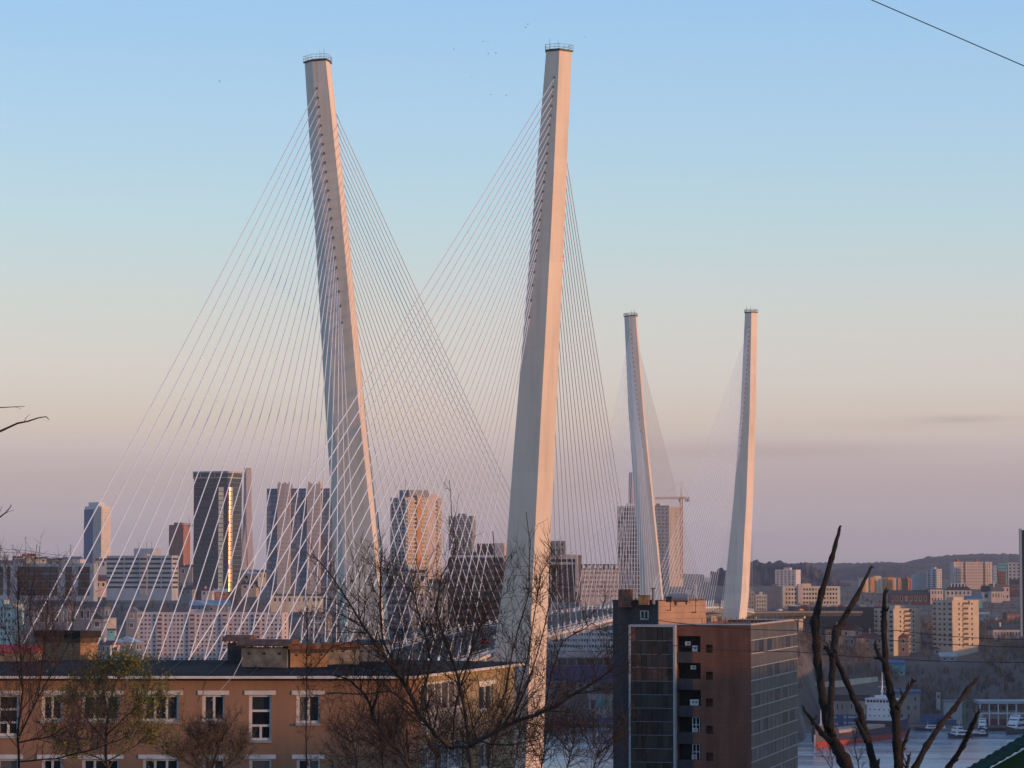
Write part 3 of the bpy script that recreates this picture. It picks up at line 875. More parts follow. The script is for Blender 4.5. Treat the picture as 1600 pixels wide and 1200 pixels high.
# balcony tower lit orange
r, L, R, H, fh = block('apartment_tower', 'pink lit balcony tower between the two near pylon legs', 610, 634, 690, 777, 905, 1890, 52, 20, wall=mat('balcony_tower_wall', (.50, .42, .39), .8, .08, .2), floors=20, cf=0, cr=0, roofbox=False)
wins(r, 'f', L, R, 0, fh, 20, 4, .55, .6, GLSB, None, False)
for i in range(20):
    z = i * fh + .4
    for (a, b_) in ((.02, .26), (.40, .60), (.86, 1.0)):
        part(r, 'balcony', PINKP, (L + .02, L + 1.3, R * a, R * b_, z, z + 1.15))
        put('window', winmesh(R * (b_ - a) * .86, 1.5, GLSD), r, (L, R * (a + b_) / 2, z + 2.0), math.pi / 2)
part(r, 'sunlit_column', ORANGEW, (L + .02, L + 1.7, R * .27, R * .38, 0, H + 1.5))  # orange paint stands for a sunlit column of the wall
part(r, 'roof_plant', GREYW, (L * .35, L * .95, R * .1, R * .65, H + .02, H + 5)); part(r, 'roof_plant', PINKP, (L * .2, L * .9, R * .7, R * .95, H + .02, H + 2.5))
q = MB()
for x, y, h in ((L * .5, R * .2, 12), (L * .7, R * .45, 9), (L * .2, R * .1, 8), (L * .8, R * .6, 7)): q.tube([(x, y, H), (x, y, H + h)], .12, 4)
q.build('antennas', DARKMETAL, r)
part(r, 'gabled_bay', PALEROOF, (L * .3, L + 1.8, R * .02, R * .20, -2, 9))
# grey tower
r, L, R, H, fh = block('office_tower', 'plain grey tower seen through the cables left of the near right leg', 701, 738, 740, 806, 880, 2300, 12, 12, wall=GREYW, floors=17, cf=7, cr=0, each=False, wf=.5, g=GLSD)
# dark brown slab in front of it
r, L, R, H, fh = block('office_building', 'broad dark brown office slab behind the crossing cables', 700, 786, 788, 868, 985, 1420, 15, 10, wall=BROWNW, floors=11, cf=0, cr=2, each=True, g=GLSD)
for i in range(11):
    for j in range(12): put('window', winmesh(L / 12 * .86, fh * .55, GLSD), r, (L / 12 * (j + .5), 0, fh * (i + .5)))
    part(r, 'floor_band', mat('brown_band', (.17, .13, .125), .7, .1), (0, L, -.25, -.02, fh * (i + .92), fh * (i + 1.0)))
part(r, 'parapet_band', WPANEL, (-.3, L + .3, -.35, -.13, H - .9, H + .2))
part(r, 'plant_room', BROWNW, (L * .50, L * .80, 3, 12, H - .3, H + 6)); part(r, 'plant_room', PINKP, (L * .80, L * 1.0, 2.5, 13, H - .3, H + 6.2))  # pink copy paints the sunlit end of the brown plant room
# framed block right of the right leg
r, L, R, H, fh = block('office_building', 'brown block with a pale square portal frame right of the near right leg', 850, 902, 908, 867, 925, 1650, 12, 20, wall=BROWNW, floors=6, cf=0, cr=0, roofbox=False)
part(r, 'portal_frame', PINKP, (-.5, L + .5, -1.6, -.13, H - 2.4, H + .1), (L - .9, L + .5, -1.6, -.13, 0, H - 2.4), (-.5, L - 1.4, -.9, -.13, H - 5.6, H - 4.2))
for j in range(11): part(r, 'fin', mat('bronze_fin', (.20, .15, .13), .5, .1), (L * .03 + j * (L * .88 / 11), L * .03 + j * (L * .88 / 11) + .35, -.6, -.01, 0, H - 5.7))
for i in range(6): put('window', winmesh(L * .9, fh * .7, GLSD), r, (L * .47, 0, fh * (i + .5) - .6))
r, L, R, H, fh = block('plant_building', 'small grey rooftop block above the brown portal building', 855, 883, 885, 845, 880, 1760, 4, 12, wall=GREYW, floors=4, cf=3, cr=0, roofbox=False, g=GLSD)
# long pinkish panel block
r, L, R, H, fh = block('apartment_building', 'long pinkish apartment block left of the white lattice tower', 907, 968, 970, 890, 935, 2050, -4, 14, wall=PINKP, floors=6, cf=20, cr=0, each=False, wf=.5, roofbox=False)
q = MB(); q.v = [(-.5, -.5, H), (L + .5, -.5, H), (L + .5, R + .5, H), (-.5, R + .5, H), (1, R / 2, H + 4), (L - 1, R / 2, H + 4)]
for s_ in ((0, 1, 5, 4), (1, 2, 5), (2, 3, 4, 5), (3, 0, 4), (0, 3, 2, 1)): q.f.append(s_); q.m.append(0)
rf = q.build('roof_slope', DARKROOF, r)
for j in range(7): part(rf, 'dormer', WPANEL, (L * (j + .4) / 7, L * (j + .4) / 7 + 2, 1, 4, H + .8, H + 3))
# lattice tower
r, L, R, H, fh = block('apartment_tower', 'white lattice-fronted tower with dark windows beside the far left leg', 965, 1001, 1004, 791, 940, 2100, 6, 18, wall=mat('lattice_dark_wall', (.05, .055, .065), .5, .1), floors=22, cf=0, cr=0, roofbox=False)
for i in range(23): part(r, 'lattice_rail', mat('lattice_grey', (.42, .42, .43), .7, .08), (-.2, L + .2, -.7, -.02, i * fh - .35, i * fh + .35))
for j in range(9): part(r, 'lattice_post', mat('lattice_grey', (.42, .42, .43), .7, .08), (L * j / 8 - .35, L * j / 8 + .35, -.75, -.04, -2, H))
for i in range(22):
    for j in range(8): put('window', winmesh(L / 8 * .62, fh * .6, GLSD), r, (L / 8 * (j + .5), 0, fh * (i + .5)))
part(r, 'penthouse', WHITE, (L * .35, L * .9, 2, 10, H + .02, H + 2.2))
# tower under construction, crane
r, L, R, H, fh = block('apartment_tower', 'bare brown concrete tower under a crane between the far legs', 1020, 1046, 1067, 792, 905, 2300, 40, 18, wall=BEIGE, floors=20, cf=0, cr=0, roofbox=False)
wins(r, 'f', L, R, 0, fh, 20, 4, .6, .6, GLSB, None, True); wins(r, 'r', L, R, 0, fh, 20, 1, .25, .4, GLS, None, True, .4, .6)
part(r, 'edge_scaffold', RUST, (-.4, L + .4, -.4, -.05, H + .01, H + 1.2), (L * .1, L * .25, 2, 4, H + .02, H + 3))
crane('orange tower crane with long jib above the bare brown tower', 1065, 752, 905, 2260, 21, 7, 0)

# ---- nearer city, left
r, L, R, H, fh = block('office_building', 'white office with dark ribbon windows below the glass tower', 168, 268, 280, 868, 922, 1650, 18, 26, wall=mat('ribbon_office_white', (.40, .42, .46), .7, .08, .2), floors=7, cf=0, cr=0, roofbox=False)
for i in range(7):
    for (a, b_) in ((.0, .26), (.28, .50), (.64, .83), (.85, .99)):
        put('window', winmesh(L * (b_ - a), fh * .42, GLSD), r, (L * (a + b_) / 2, 0, fh * (i + .6)))
    put('window', winmesh(L * .10, fh * .42, GLS), r, (L * .57, -.35, fh * (i + .6)))
    put('window', winmesh(R * .8, fh * .42, GLSD), r, (L, R * .5, fh * (i + .6)), math.pi / 2)
part(r, 'stair_tower', PINKP, (L * .515, L * .625, -.4, 4, -3, H + .8))
part(r, 'roof_plant', mat('ribbon_office_white', (.46, .48, .52)), (L * .36, L * .66, 5, 16, H, H + 4.2))
q = MB()
for x in (.4, .52, .6): q.tube([(L * x, 8, H + 4), (L * x, 8, H + 8)], .10, 4)
q.build('antennas', DARKMETAL, r)
r, L, R, H, fh = block('office_building', 'low white-framed office with large dark glass fronts at the left edge', -60, 146, 147, 880, 940, 1430, 17, 5, wall=mat('grey_office_frame', (.34, .36, .39), .8, .1, .2), floors=5, cf=0, cr=0, roofbox=False)
for (a, b_) in ((-45, 8), (14, 19), (30, 93), (105, 115), (125, 143)):
    ua, ub = (a + 60) / 209.0, (b_ + 60) / 209.0
    n_ = max(1, int((b_ - a) / 9))
    for i in range(4):
        for q in range(n_):
            w_ = L * (ub - ua) / n_
            put('window', winmesh(w_ * .97, fh * .95, GLSD), r, (L * ua + w_ * (q + .5), 0, H - 1.6 - fh * (i + .5)))
part(r, 'roof_plant', GREYW, (L * .35, L * .45, 6, 14, H - .1, H + 2.4)); part(r, 'roof_plant', WPANEL, (L * .8, L * .86, 6, 12, H - .1, H + 2.0))
r, L, R, H, fh = block('apartment_building', 'grey panel block at the left edge with a cream sunlit end wall', -30, 50, 70, 914, 965, 1500, 30, 14, wall=mat('left_grey_panel', (.45, .46, .46), .85, .1, .2), floors=5, cf=9, cr=0, wf=.4)
r, L, R, H, fh = block('apartment_building', 'lower grey panel block with a pale green sunlit end wall', -30, 20, 40, 944, 1015, 1320, 30, 14, wall=mat('left_green_panel', (.40, .50, .45), .85, .1, .2), floors=7, cf=8, cr=0, wf=.4)
r, L, R, H, fh = block('apartment_building', 'long white nine-storey panel block with rows of small windows', 214, 441, 452, 957, 1040, 1800, 7, 22, wall=mat('long_white_panel', (.60, .51, .51), .85, .08, .15, streak=True), floors=12, cf=0, cr=1, wf=.2)
rr2 = random.Random(5)
grp = 0
for s_ in range(9):
    x0 = L * s_ / 9; w_ = L / 9
    if s_ % 2 == 1:
        part(r, 'balcony_stack', mat('pink_balcony_panel', (.56, .45, .44), .85, .08, .2), (x0 + w_ * .30, x0 + w_ * .70, -1.1, -.02, -4, H - 1.0))
    for i in range(12):
        for u in ((.15, .85) if s_ % 2 == 1 else (.14, .38, .62, .86)):
            put('window', winmesh(1.25, 1.15, GLS), r, (x0 + w_ * u, 0, fh * (i + .5)))
    if s_ % 2 == 1:
        for i in range(12): put('window', winmesh(2.6, 1.1, GLS), r, (x0 + w_ * .5, -1.1, fh * (i + .62)))
# ---- hillside houses and sheds on the left
house('long_shed', 'dark long shed with pale blue arched roof left of the twin slab tower', 297, 356, 938, 946, 958, 1950, 6, 10, wall=GREYW, roof=PALEROOF, cols=6, chim=0)
house('terrace_wall_building', 'low sunlit cream building at the foot of the twin slab tower', 424, 505, 928, 931, 944, 1820, -4, 9, wall=CREAM, roof=ROOFGREY, cols=10, chim=0)
house('house', 'small lit cream house right of the glass tower foot', 404, 416, 891, 894, 906, 2050, -8, 9, wall=CREAM, cols=2, chim=0)
house('house', 'white cottage with red roof below the glass tower', 316, 331, 918, 923, 932, 2030, 10, 8, wall=WPANEL, roof=MAROON, cols=2)
house('house', 'small grey cottage on the slope below the ribbon-window office', 282, 300, 915, 921, 931, 2000, 10, 8, wall=GREYW, cols=2)
house('house', 'brick cottage with pale gable between ribbon office and glass tower', 336, 356, 920, 925, 934, 2010, -6, 8, wall=REDBRICK, roof=PALEROOF, cols=2)
house('gabled_hall', 'dark-roofed hall with white columns below the low glass office', 48, 104, 938, 947, 985, 1300, 4, 14, wall=SLATE, roof=DARKROOF, cols=7, chim=0)
house('gabled_hall', 'dark-roofed hall with white framed front right of the columned hall', 106, 163, 940, 948, 975, 1330, 4, 14, wall=SLATE, roof=DARKROOF, cols=6, chim=0)
house('house', 'small white-gabled house in front of the dark-roofed halls', 144, 162, 957, 967, 985, 1240, 2, 9, wall=GREYW, roof=DARKROOF, cols=1, chim=0, gable_front=True)
house('house', 'tall grey gabled house left of the white panel block', 199, 214, 948, 956, 985, 1350, 2, 9, wall=GREYW, roof=SLATE, cols=1, chim=0, floors=2, gable_front=True)
house('shed', 'peach sunlit shed below the dark-roofed halls', 163, 182, 963, 965, 977, 1300, -20, 8, wall=CREAM, roof=ROOFGREY, cols=0, chim=0)
house('shed', 'turquoise shed above the lit chimney of the brown building', 162, 180, 983, 985, 991, 1280, -8, 8, wall=TEALW, roof=DARKROOF, cols=2, chim=0)
house('house', 'cream house with maroon roof and orange sunlit end behind the brick chimney', 155, 190, 1001, 1008, 1034, 1050, 36, 8, wall=mat('house_cream_pink', (.55, .42, .36), .85, .1), roof=MAROON, cols=3, floors=2, chim=1, side=1, p1c=173)
house('round_roofed_hall', 'grey domed-roof hall right of the maroon-roofed house', 176, 212, 995, 1004, 1036, 1150, 6, 12, wall=GREYW, roof=PALEROOF, cols=3, floors=2, chim=0, hip=True)
house('house', 'peach sunlit house left of the ribbon-window office', 150, 166, 902, 908, 920, 1700, -22, 8, wall=PINKP, roof=MAROON, cols=2, chim=0)
for i, (a, b_, yr, ye, yb, D, wl, rf, lb) in enumerate([
    (22, 36, 869, 872, 880, 2500, CREAM, MAROON, 'cream house with maroon roof leftmost on the crest above the glass office'),
    (36, 54, 865, 869, 880, 2480, PINKP, REDROOF, 'larger peach house with red roof on the left crest'),
    (55, 72, 870, 873, 880, 2450, CREAM, DARKROOF, 'cream house with dark roof on the left crest'),
    (74, 96, 872, 875, 884, 2400, GREYW, DARKROOF, 'grey house with dark roof on the left crest'),
    (98, 124, 870, 874, 884, 2380, GREYW, SLATE, 'grey house left of the white and blue tower'),
    (150, 166, 872, 876, 888, 2200, WPANEL, MAROON, 'white house with maroon roof below the white and blue tower'),
    (282, 300, 882, 886, 900, 2250, GREYW, DARKROOF, 'grey house at the foot of the reddish brick tower'),
    (380, 402, 893, 897, 908, 2150, GREYW, PALEROOF, 'pale-roofed house below the distant slim pylon'),
    (378, 400, 908, 913, 922, 2050, BEIGE, DARKROOF, 'beige dark-roofed house right of the glass tower foot'),
    (640, 668, 890, 895, 915, 1750, CREAM, DARKROOF, 'cream house below the pink balcony tower'),
    (600, 640, 888, 893, 920, 1700, BEIGE, ROOFGREY, 'beige block beside the left leg below the balcony tower'),
    (668, 700, 905, 911, 940, 1600, GREYW, MAROON, 'grey maroon-roofed house left of the dark brown slab'),
]):
    house('house', lb, a, b_, yr, ye, yb, D, -8 if wl in (CREAM, PINKP) else 8, 9, wall=wl, roof=rf, cols=2, chim=1)
r, L, R, H, fh = block('apartment_building', 'blue glazed block seen through branches right of the left leg', 596, 642, 646, 912, 1000, 1350, 4, 14, wall=SLATE, floors=8, cf=6, cr=0, wf=.8, hf=.6, g=GLSB)
r, L, R, H, fh = block('apartment_building', 'pale panel block seen through branches below the dark brown slab', 648, 700, 703, 930, 1010, 1500, 5, 14, wall=BEIGE, floors=8, cf=7, cr=0)
r, L, R, H, fh = block('apartment_building', 'grey panel block between the white panel block and the left leg', 470, 512, 516, 960, 1040, 1500, 6, 14, wall=GREYW, floors=9, cf=6, cr=0)

# ---- right of the far bridge
r, L, R, H, fh = block('apartment_tower', 'white point block in front of the dark wooded hill', 1210, 1244, 1250, 890, 920, 2650, 14, 14, wall=WPANEL, floors=11, cf=5, cr=0, wf=.5, hf=.45, each=True)
r, L, R, H, fh = block('hospital_building', 'long white building with a peach sunlit left half on the ridge', 1222, 1313, 1314, 916, 945, 2050, -6, 14, wall=CREAM, floors=4, cf=18, cr=0, wf=.55, hf=.5)
part(r, 'stair_tower', PINKP, (L * .26, L * .34, -1.2, 3, -3, H + 1.6))
r, L, R, H, fh = block('office_building', 'windowless slate-blue block left of the long white building', 1199, 1221, 1223, 917, 950, 2020, 6, 14, wall=SLATE, floors=5, cf=0, cr=0)
r, L, R, H, fh = block('apartment_building', 'small white block right of the far right pylon leg', 1180, 1198, 1199, 929, 955, 1980, 2, 12, wall=CREAM, floors=4, cf=4, cr=0)
r, L, R, H, fh = block('apartment_building', 'small pale block partly hidden by the far right pylon leg', 1164, 1179, 1180, 924, 952, 2000, 2, 12, wall=BEIGE, floors=4, cf=3, cr=0)
r, L, R, H, fh = block('apartment_building', 'orange and white apartment block below the blue ridge', 1346, 1407, 1408, 903, 925, 2800, -10, 12, wall=CREAM, floors=6, cf=10, cr=0, each=False, wf=.4)
for a, b_ in ((.0, .08), (.2, .35), (.55, .62), (.66, .82), (.93, 1.0)): part(r, 'orange_bay', ORANGEW, (L * a, L * b_, -1.0, -.13, 0, H + (.8 if a in (.2, .66) else 0)))
r, L, R, H, fh = block('apartment_building', 'maroon block with lit end right of the orange and white apartments', 1408, 1419, 1422, 904, 922, 2780, 30, 10, wall=REDBRICK, floors=5, cf=3, cr=1, each=False)
r, L, R, H, fh = block('apartment_building', 'lower windowless grey block of the pair below the ridge', 1421, 1446, 1447, 897, 922, 2900, 8, 14, wall=WPANEL2, floors=7, cf=0, cr=0)
r, L, R, H, fh = block('apartment_building', 'taller grey block with a lit pink edge below the ridge', 1446, 1464, 1470, 889, 922, 2880, 26, 14, wall=WPANEL2, floors=9, cf=2, cr=2, each=False)
r, L, R, H, fh = block('apartment_building', 'big pink sunlit panel block high on the right slope', 1489, 1551, 1552, 878, 925, 3200, -14, 12, wall=mat('big_pink_panel', (.52, .44, .40), .85, .08, .15), floors=10, cf=16, cr=0, wf=.4, roofbox=False)
for u in (.28, .79): part(r, 'stair_strip', BROWNW, (L * u - .7, L * u + .7, -.4, -.13, 0, H))
for a in (.1, .6): part(r, 'roof_housing', REDBRICK, (L * a, L * (a + .07), 3, 7, H, H + 3))
for a, b_, yt, wl, lb in ((1551, 1558, 884, WPANEL, 'narrow white block beside the big pink panel block'), (1558, 1574, 880, TEALW, 'teal block behind the small red block high on the right'), (1573, 1596, 879, WPANEL2, 'grey-green block with white stair window near the right pole'), (1559, 1572, 892, REDBRICK, 'small red block in front of the teal one')):
    block('apartment_building', lb, a, b_, b_ + .6, yt, 922 if yt != 892 else 914, 3150 if wl is not REDBRICK else 3000, 6, 12, wall=wl, floors=8 if wl is not REDBRICK else 4, cf=3, cr=0, each=False, roofbox=False)
house('warehouse', 'long dark warehouse with rusty roof above the parking terrace', 1386, 1452, 922, 928, 944, 2200, 6, 14, wall=mat('dark_red_shed', (.10, .06, .06), .8, .15), roof=DARKROOF, cols=8, chim=0)
house('house', 'peach flat-fronted house at the end of the long dark warehouse', 1452, 1474, 919, 921, 942, 2170, -12, 10, wall=PINKP, roof=ROOFGREY, cols=4, floors=2, chim=0)
house('mansion', 'white and teal house with dark roof and many white chimneys', 1475, 1518, 913, 922, 942, 2130, 6, 12, wall=CREAM, roof=DARKROOF, cols=6, floors=2, chim=5, hip=True)
house('shed', 'low blue-roofed shed right of the white and teal house', 1506, 1535, 931, 935, 944, 2060, 4, 10, wall=TEALW, roof=BLUEROOF, cols=2, chim=0)
house('house', 'grey house with dark roof right of the white and teal one', 1532, 1548, 915, 925, 938, 2250, 6, 10, wall=WPANEL2, roof=DARKROOF, cols=1, chim=0)
house('house', 'peach terrace house with grey roof on the right slope', 1547, 1568, 912, 924, 938, 2230, -8, 10, wall=PINKP, roof=ROOFGREY, cols=4, chim=1)
house('house', 'upper peach house behind the grey-roofed terrace house', 1562, 1578, 914, 917, 938, 2290, -8, 10, wall=PINKP, roof=REDROOF, cols=2, floors=2, chim=0)
house('house', 'dark timber house under the grey-green block', 1577, 1597, 905, 912, 924, 2500, 4, 10, wall=BROWNW, roof=DARKROOF, cols=2, chim=0)
house('house', 'red brick ruin near the right pole', 1571, 1596, 956, 959, 976, 1980, -10, 9, wall=REDBRICK, roof=ROOFGREY, cols=4, chim=0)
house('chapel', 'small white kiosk with red roof and spire on the right slope', 1553, 1565, 967, 972, 978, 1930, -6, 7, wall=WPANEL, roof=REDROOF, cols=1, chim=1, hip=True)
house('long_house', 'long low peach house with dark roof at the right slope edge', 1549, 1596, 975, 984, 998, 1880, -8, 11, wall=PINKP, roof=mat('dark_green_roof', (.05, .07, .075), .6, .2), cols=9, chim=1)
house('house', 'small white flat house right of the right-hand panel block', 1527, 1545, 957, 959, 975, 1900, 8, 10, wall=WPANEL2, roof=CREAM, cols=3, floors=2, chim=0)
# two nine-storey towers on the slope
for a, c, b_, yt, yb, lb in ((1364, 1396, 1436, 951, 1020, 'left of two panel towers on the slope, peach sunlit face and grey side'), (1455, 1488, 1527, 938, 1012, 'right of two panel towers on the slope, orange sunlit face and grey side')):
    r, L, R, H, fh = block('apartment_tower', lb, a, c, b_, yt, yb, 1830, 44, 16, wall=mat('slope_tower_panel', (.50, .42, .33), .85, .08, .15), floors=9, cf=0, cr=0)
    for i in range(9):
        for u in (.10, .36, .60, .88): put('window', winmesh(1.5 if u in (.36, .6) else 2.2, 1.35, GLSD), r, (L * u, 0, fh * (i + .55)))
        for u in (.25, .74): put('window', winmesh(1.3, 1.4, GLSD), r, (L, R * u, fh * (i + .55)), math.pi / 2)
        part(r, 'loggia', BROWNW, (L - .3, L + .04, R * .38, R * .60, fh * i + 1.3, fh * i + 2.7))
        part(r, 'balcony', MATS['slope_tower_panel'], (L + .02, L + 1.0, R * .37, R * .61, fh * i + .25, fh * i + 1.25))
        part(r, 'balcony', MATS['slope_tower_panel'], (L * .03, L * .17, -1.0, -.02, fh * i + .25, fh * i + 1.25))
    part(r, 'stair_slot', BROWNW, (L + .05, L + .12, R * .60, R * .66, H - 4, H - .4))
house('brick_house', 'long brown brick house with maroon hipped roof and two white chimneys', 1336, 1421, 985, 996, 1022, 1760, 12, 14, wall=mat('brown_brick_house', (.30, .19, .14), .9, .12, .3), roof=MAROON, cols=8, floors=2, chim=2, hip=True, p1c=1419)
house('brick_house', 'shaded grey house with maroon roof behind the foreground branches', 1288, 1346, 975, 984, 1010, 1790, 12, 14, wall=GREYW, roof=MAROON, cols=6, floors=2, chim=1, hip=True)
house('shed', 'low maroon-roofed shed below the two panel towers', 1455, 1490, 1006, 1014, 1024, 1790, 6, 9, wall=GREYW, roof=MAROON, cols=3, chim=0)
house('shed', 'pale shed roof below the maroon-roofed shed on the slope', 1466, 1494, 1020, 1026, 1034, 1775, 6, 9, wall=GREYW, roof=PALEROOF, cols=2, chim=0)
house('shed', 'blue-roofed hut among the bare trees on the slope', 1385, 1412, 1030, 1036, 1046, 1755, 8, 9, wall=SLATE, roof=BLUEROOF, cols=2, chim=0)
house('shed', 'teal hut below the blue-roofed one on the slope', 1392, 1413, 1040, 1047, 1056, 1745, 8, 8, wall=TEALW, roof=GREENROOF, cols=2, chim=0)
# pale retaining wall on the slope
m_ = MB(); wp = [(1266, 1078), (1290, 1074), (1315, 1072), (1340, 1069), (1372, 1066)]
for (a, ya), (b_, yb) in zip(wp, wp[1:]):
    pa, pb = at(a, ya, ground_d(a, ya) or 1757), at(b_, yb, ground_d(b_, yb) or 1757)
    m_.loft([[pa - Vector((0, 0, 2.5)), pa + Vector((0, 2, -2.5)), pa + Vector((0, 2, 3.4)), pa + Vector((0, 0, 3.4))], [pb - Vector((0, 0, 2.5)), pb + Vector((0, 2, -2.5)), pb + Vector((0, 2, 3.4)), pb + Vector((0, 0, 3.4))]])
tag(m_.build('retaining_wall', CREAM), 'pale curved retaining wall on the slope above the moored ship', 'wall')
# parking terrace with cars
tp = [at(1238, 948, 1905), at(1372, 948, 1905)]
m_ = MB(); m_.box(tp[0].x, tp[1].x + 14, 1885, 1935, tp[0].z - 14, tp[0].z); struct(m_.build('parking_terrace', ASPH))
# ---------------------------------------------------------------- vehicles
def car_proto(paint):
    root = empty('parked_car')
    m_ = MB()
    prof = [(-2.1, .35), (-2.15, .8), (-1.4, .95), (-.9, 1.42), (.75, 1.45), (1.35, .98), (2.1, .85), (2.15, .35)]
    m_.loft([[(x, s, z) for x, z in prof] for s in (-.85, .85)])
    m_.build('body', paint, root)
    for s in (-1, 1):
        q = MB(); q.v = [(-1.2, s * .86, .95), (1.15, s * .86, .97), (.65, s * .86, 1.36), (-.8, s * .86, 1.34)]; q.f = [(0, 1, 2, 3)]; q.m = [0]
        q.build('side_window', GLSD, root)
        for x in (-1.3, 1.3):
            MB().tube([(x, s * .70, .34), (x, s * .88, .34)], .34, 10).build('wheel', DARKMETAL, root)
    q = MB(); q.v = [(-1.42, -.7, .97), (-1.42, .7, .97), (-.93, .66, 1.40), (-.93, -.66, 1.40)]; q.f = [(0, 1, 2, 3)]; q.m = [0]; q.build('windscreen', GLSD, root)
    return root
def copy_tree(o, parent=None):
    c = o.copy(); COL.objects.link(c); c.parent = parent
    for ch in o.children: copy_tree(ch, c)
    return c
PAINTS = [('white', car_proto(mat('car_white', (.7, .7, .7), .3, .02, spec=.5))), ('dark', car_proto(mat('car_dark', (.03, .03, .04), .3, .02, spec=.5))),
          ('silver', car_proto(mat('car_silver', (.4, .41, .43), .3, .02, spec=.5))), ('red', car_proto(mat('car_red', (.35, .03, .03), .3, .02, spec=.5)))]
used = set()
def car(ci, loc, rz, label, group):
    nm, pr = PAINTS[ci]
    o = pr if ci not in used else copy_tree(pr)
    used.add(ci)
    o.location = loc; o.rotation_euler = (0, 0, rz)
    tag(o, label, 'car', group)
rc = random.Random(8)
tz0 = tp[0].z
ORD2 = ['first', 'second', 'third', 'fourth', 'fifth', 'sixth', 'seventh', 'eighth', 'ninth', 'tenth', 'eleventh', 'twelfth']
for i in range(12):
    x = tp[0].x + 2 + i * 4.9
    ci = rc.choice([0, 0, 1, 2, 2, 3])
    car(ci, (x, 1890 + rc.uniform(-1, 1) + (6 if i % 3 == 0 else 0), tz0 + .01), rc.uniform(-.3, .3) + rc.choice([0, 1.57]), '%s %s car from the left on the parking terrace' % (ORD2[i], PAINTS[ci][0]) if False else '%s car, %s from the left in the row on the parking terrace' % (PAINTS[ci][0], ORD2[i]), 'cars on the parking terrace')
for d, sd, ci, lb in ((-95, -1, 0, 'white car crossing the near bridge deck behind the brown roof'), (-150, 1, 1, 'dark car on the near bridge deck behind the brown roof'), (120, 1, 2, 'silver car on the main span beside the near right leg'), (40, 1, 3, 'red car on the bridge between the near legs'), (62, 1, 0, 'white car on the bridge between the near legs'), (1120, 1, 3, 'red car on the far approach road'), (1100, 1, 0, 'white car on the far approach road')):
    p, u, t_ = axis(d)
    car(ci, p + t_ * sd * 6 + Vector((0, 0, .05)), math.atan2(u.y, u.x) + (0 if sd > 0 else math.pi), lb, None)
# round road sign on the near deck
p, u, t_ = axis(-200)
sg = tag(empty('road_sign', p + t_ * 8, math.atan2(u.y, u.x) - math.pi / 2), 'red round road sign on the near deck in front of the white panel block', 'sign')
MB().tube([(0, 0, 0), (0, 0, 5)], .07, 5).build('post', DARKMETAL, sg)
MB().tube([(0, -.10, 4.6), (0, -.16, 4.6)], .75, 20).build('sign_disc', mat('sign_red', (.32, .03, .04), .4, .05), sg)
MB().tube([(0, -.165, 4.6), (0, -.18, 4.6)], .50, 20).build('sign_face', mat('sign_red_dark', (.20, .03, .035), .4, .05), sg)

# ---------------------------------------------------------------- harbour
QY = 1664
def qx(px, D=QY): return X(px, D)
m_ = MB(); m_.box(X(1240, QY), X(1900, QY), QY - 2, QY + 46, -6, 2.35); struct(m_.build('quay', mat('quay_concrete', (.16, .155, .15), .9, .2, .1)))
m_ = MB(); m_.box(X(868, 1690), X(985, 1690), 1688, 1730, -6, 2.35); struct(m_.build('quay', MATS['quay_concrete']))
cont = MB().box(0, 12.2, 0, 2.5, 0, 2.9)
for i in range(20): cont.box(.3 + i * .6, .3 + i * .6 + .25, -.06, -.005, .2, 2.7)
contm = cont.mesh('container_box', BLUEC)
sign_m = MB().box(2, 3.4, -.09, -.062, .8, 2.2).box(4.5, 10.5, -.09, -.062, 1.0, 2.0).mesh('white_lettering_panel', mat('faded_white_print', (.42, .46, .5), .6, .1))
frm_m = MB().box(-.05, .12, -.09, 2.55, 0, 2.95).box(12.08, 12.25, -.09, 2.55, 0, 2.95).mesh('corner_frame', BLUEC)
def container(px, D, z, label, group, text=True):
    o = tag(empty('shipping_container', (X(px, D), D, z)), label, 'container', group)
    put('container_box', contm, o); put('corner_frame', frm_m, o)
    if text: put('white_mark', sign_m, o)
for i, px in enumerate((1244, 1278, 1312)): container(px, 1672, 2.36, ('left', 'middle', 'right')[i] + ' blue container in the front row on the quay behind the ship', 'front row of blue containers', i != 1)
for i, px in enumerate((1244, 1278, 1312)): container(px, 1676.5, 2.36 + 2.96, ('left', 'middle', 'right')[i] + ' blue container in the upper row on the quay behind the ship', 'upper row of blue containers', i != 0)
for i, px in enumerate((1244, 1278, 1312)): container(px, 1676.5, 2.36, ('left', 'middle', 'right')[i] + ' blue container under the upper row on the quay', 'lower back row of blue containers', False)
for px, z, w_ in ((1438, 2.36, 'lower left'), (1438, 5.32, 'upper'), (1460, 2.36, 'lower right')): container(px, 1680, z, w_ + ' blue container stacked beside the grey quay hut', 'blue containers by the grey hut', False)
for px in (936, 962): container(px, 1700, 2.36, ('left' if px < 950 else 'right') + ' blue container on the quay left of the dark tower', 'blue containers left of the dark tower', False)
r, L, R, H, fh = block('warehouse', 'grey shed with dark roof behind the blue containers', 1300, 1357, 1358, 1095, 1128, 1690, 2, 10, wall=BEIGE, floors=2, cf=7, cr=0, roofbox=False, wf=.25)
part(r, 'roof_slope', DARKROOF, (-.6, L + .6, -.5, R, H + .01, H + 3.6))
r, L, R, H, fh = block('warehouse', 'grey block with bright blue roof edge on the quay right of the ship', 1388, 1436, 1438, 1084, 1140, 1695, 4, 14, wall=mat('quay_block_render', (.30, .28, .26), .85, .1, .2), floors=4, cf=4, cr=0, roofbox=False, wf=.3)
part(r, 'roof_slope', BLUEROOF, (-.6, L + .8, -.6, R, H + .01, H + 1.8))
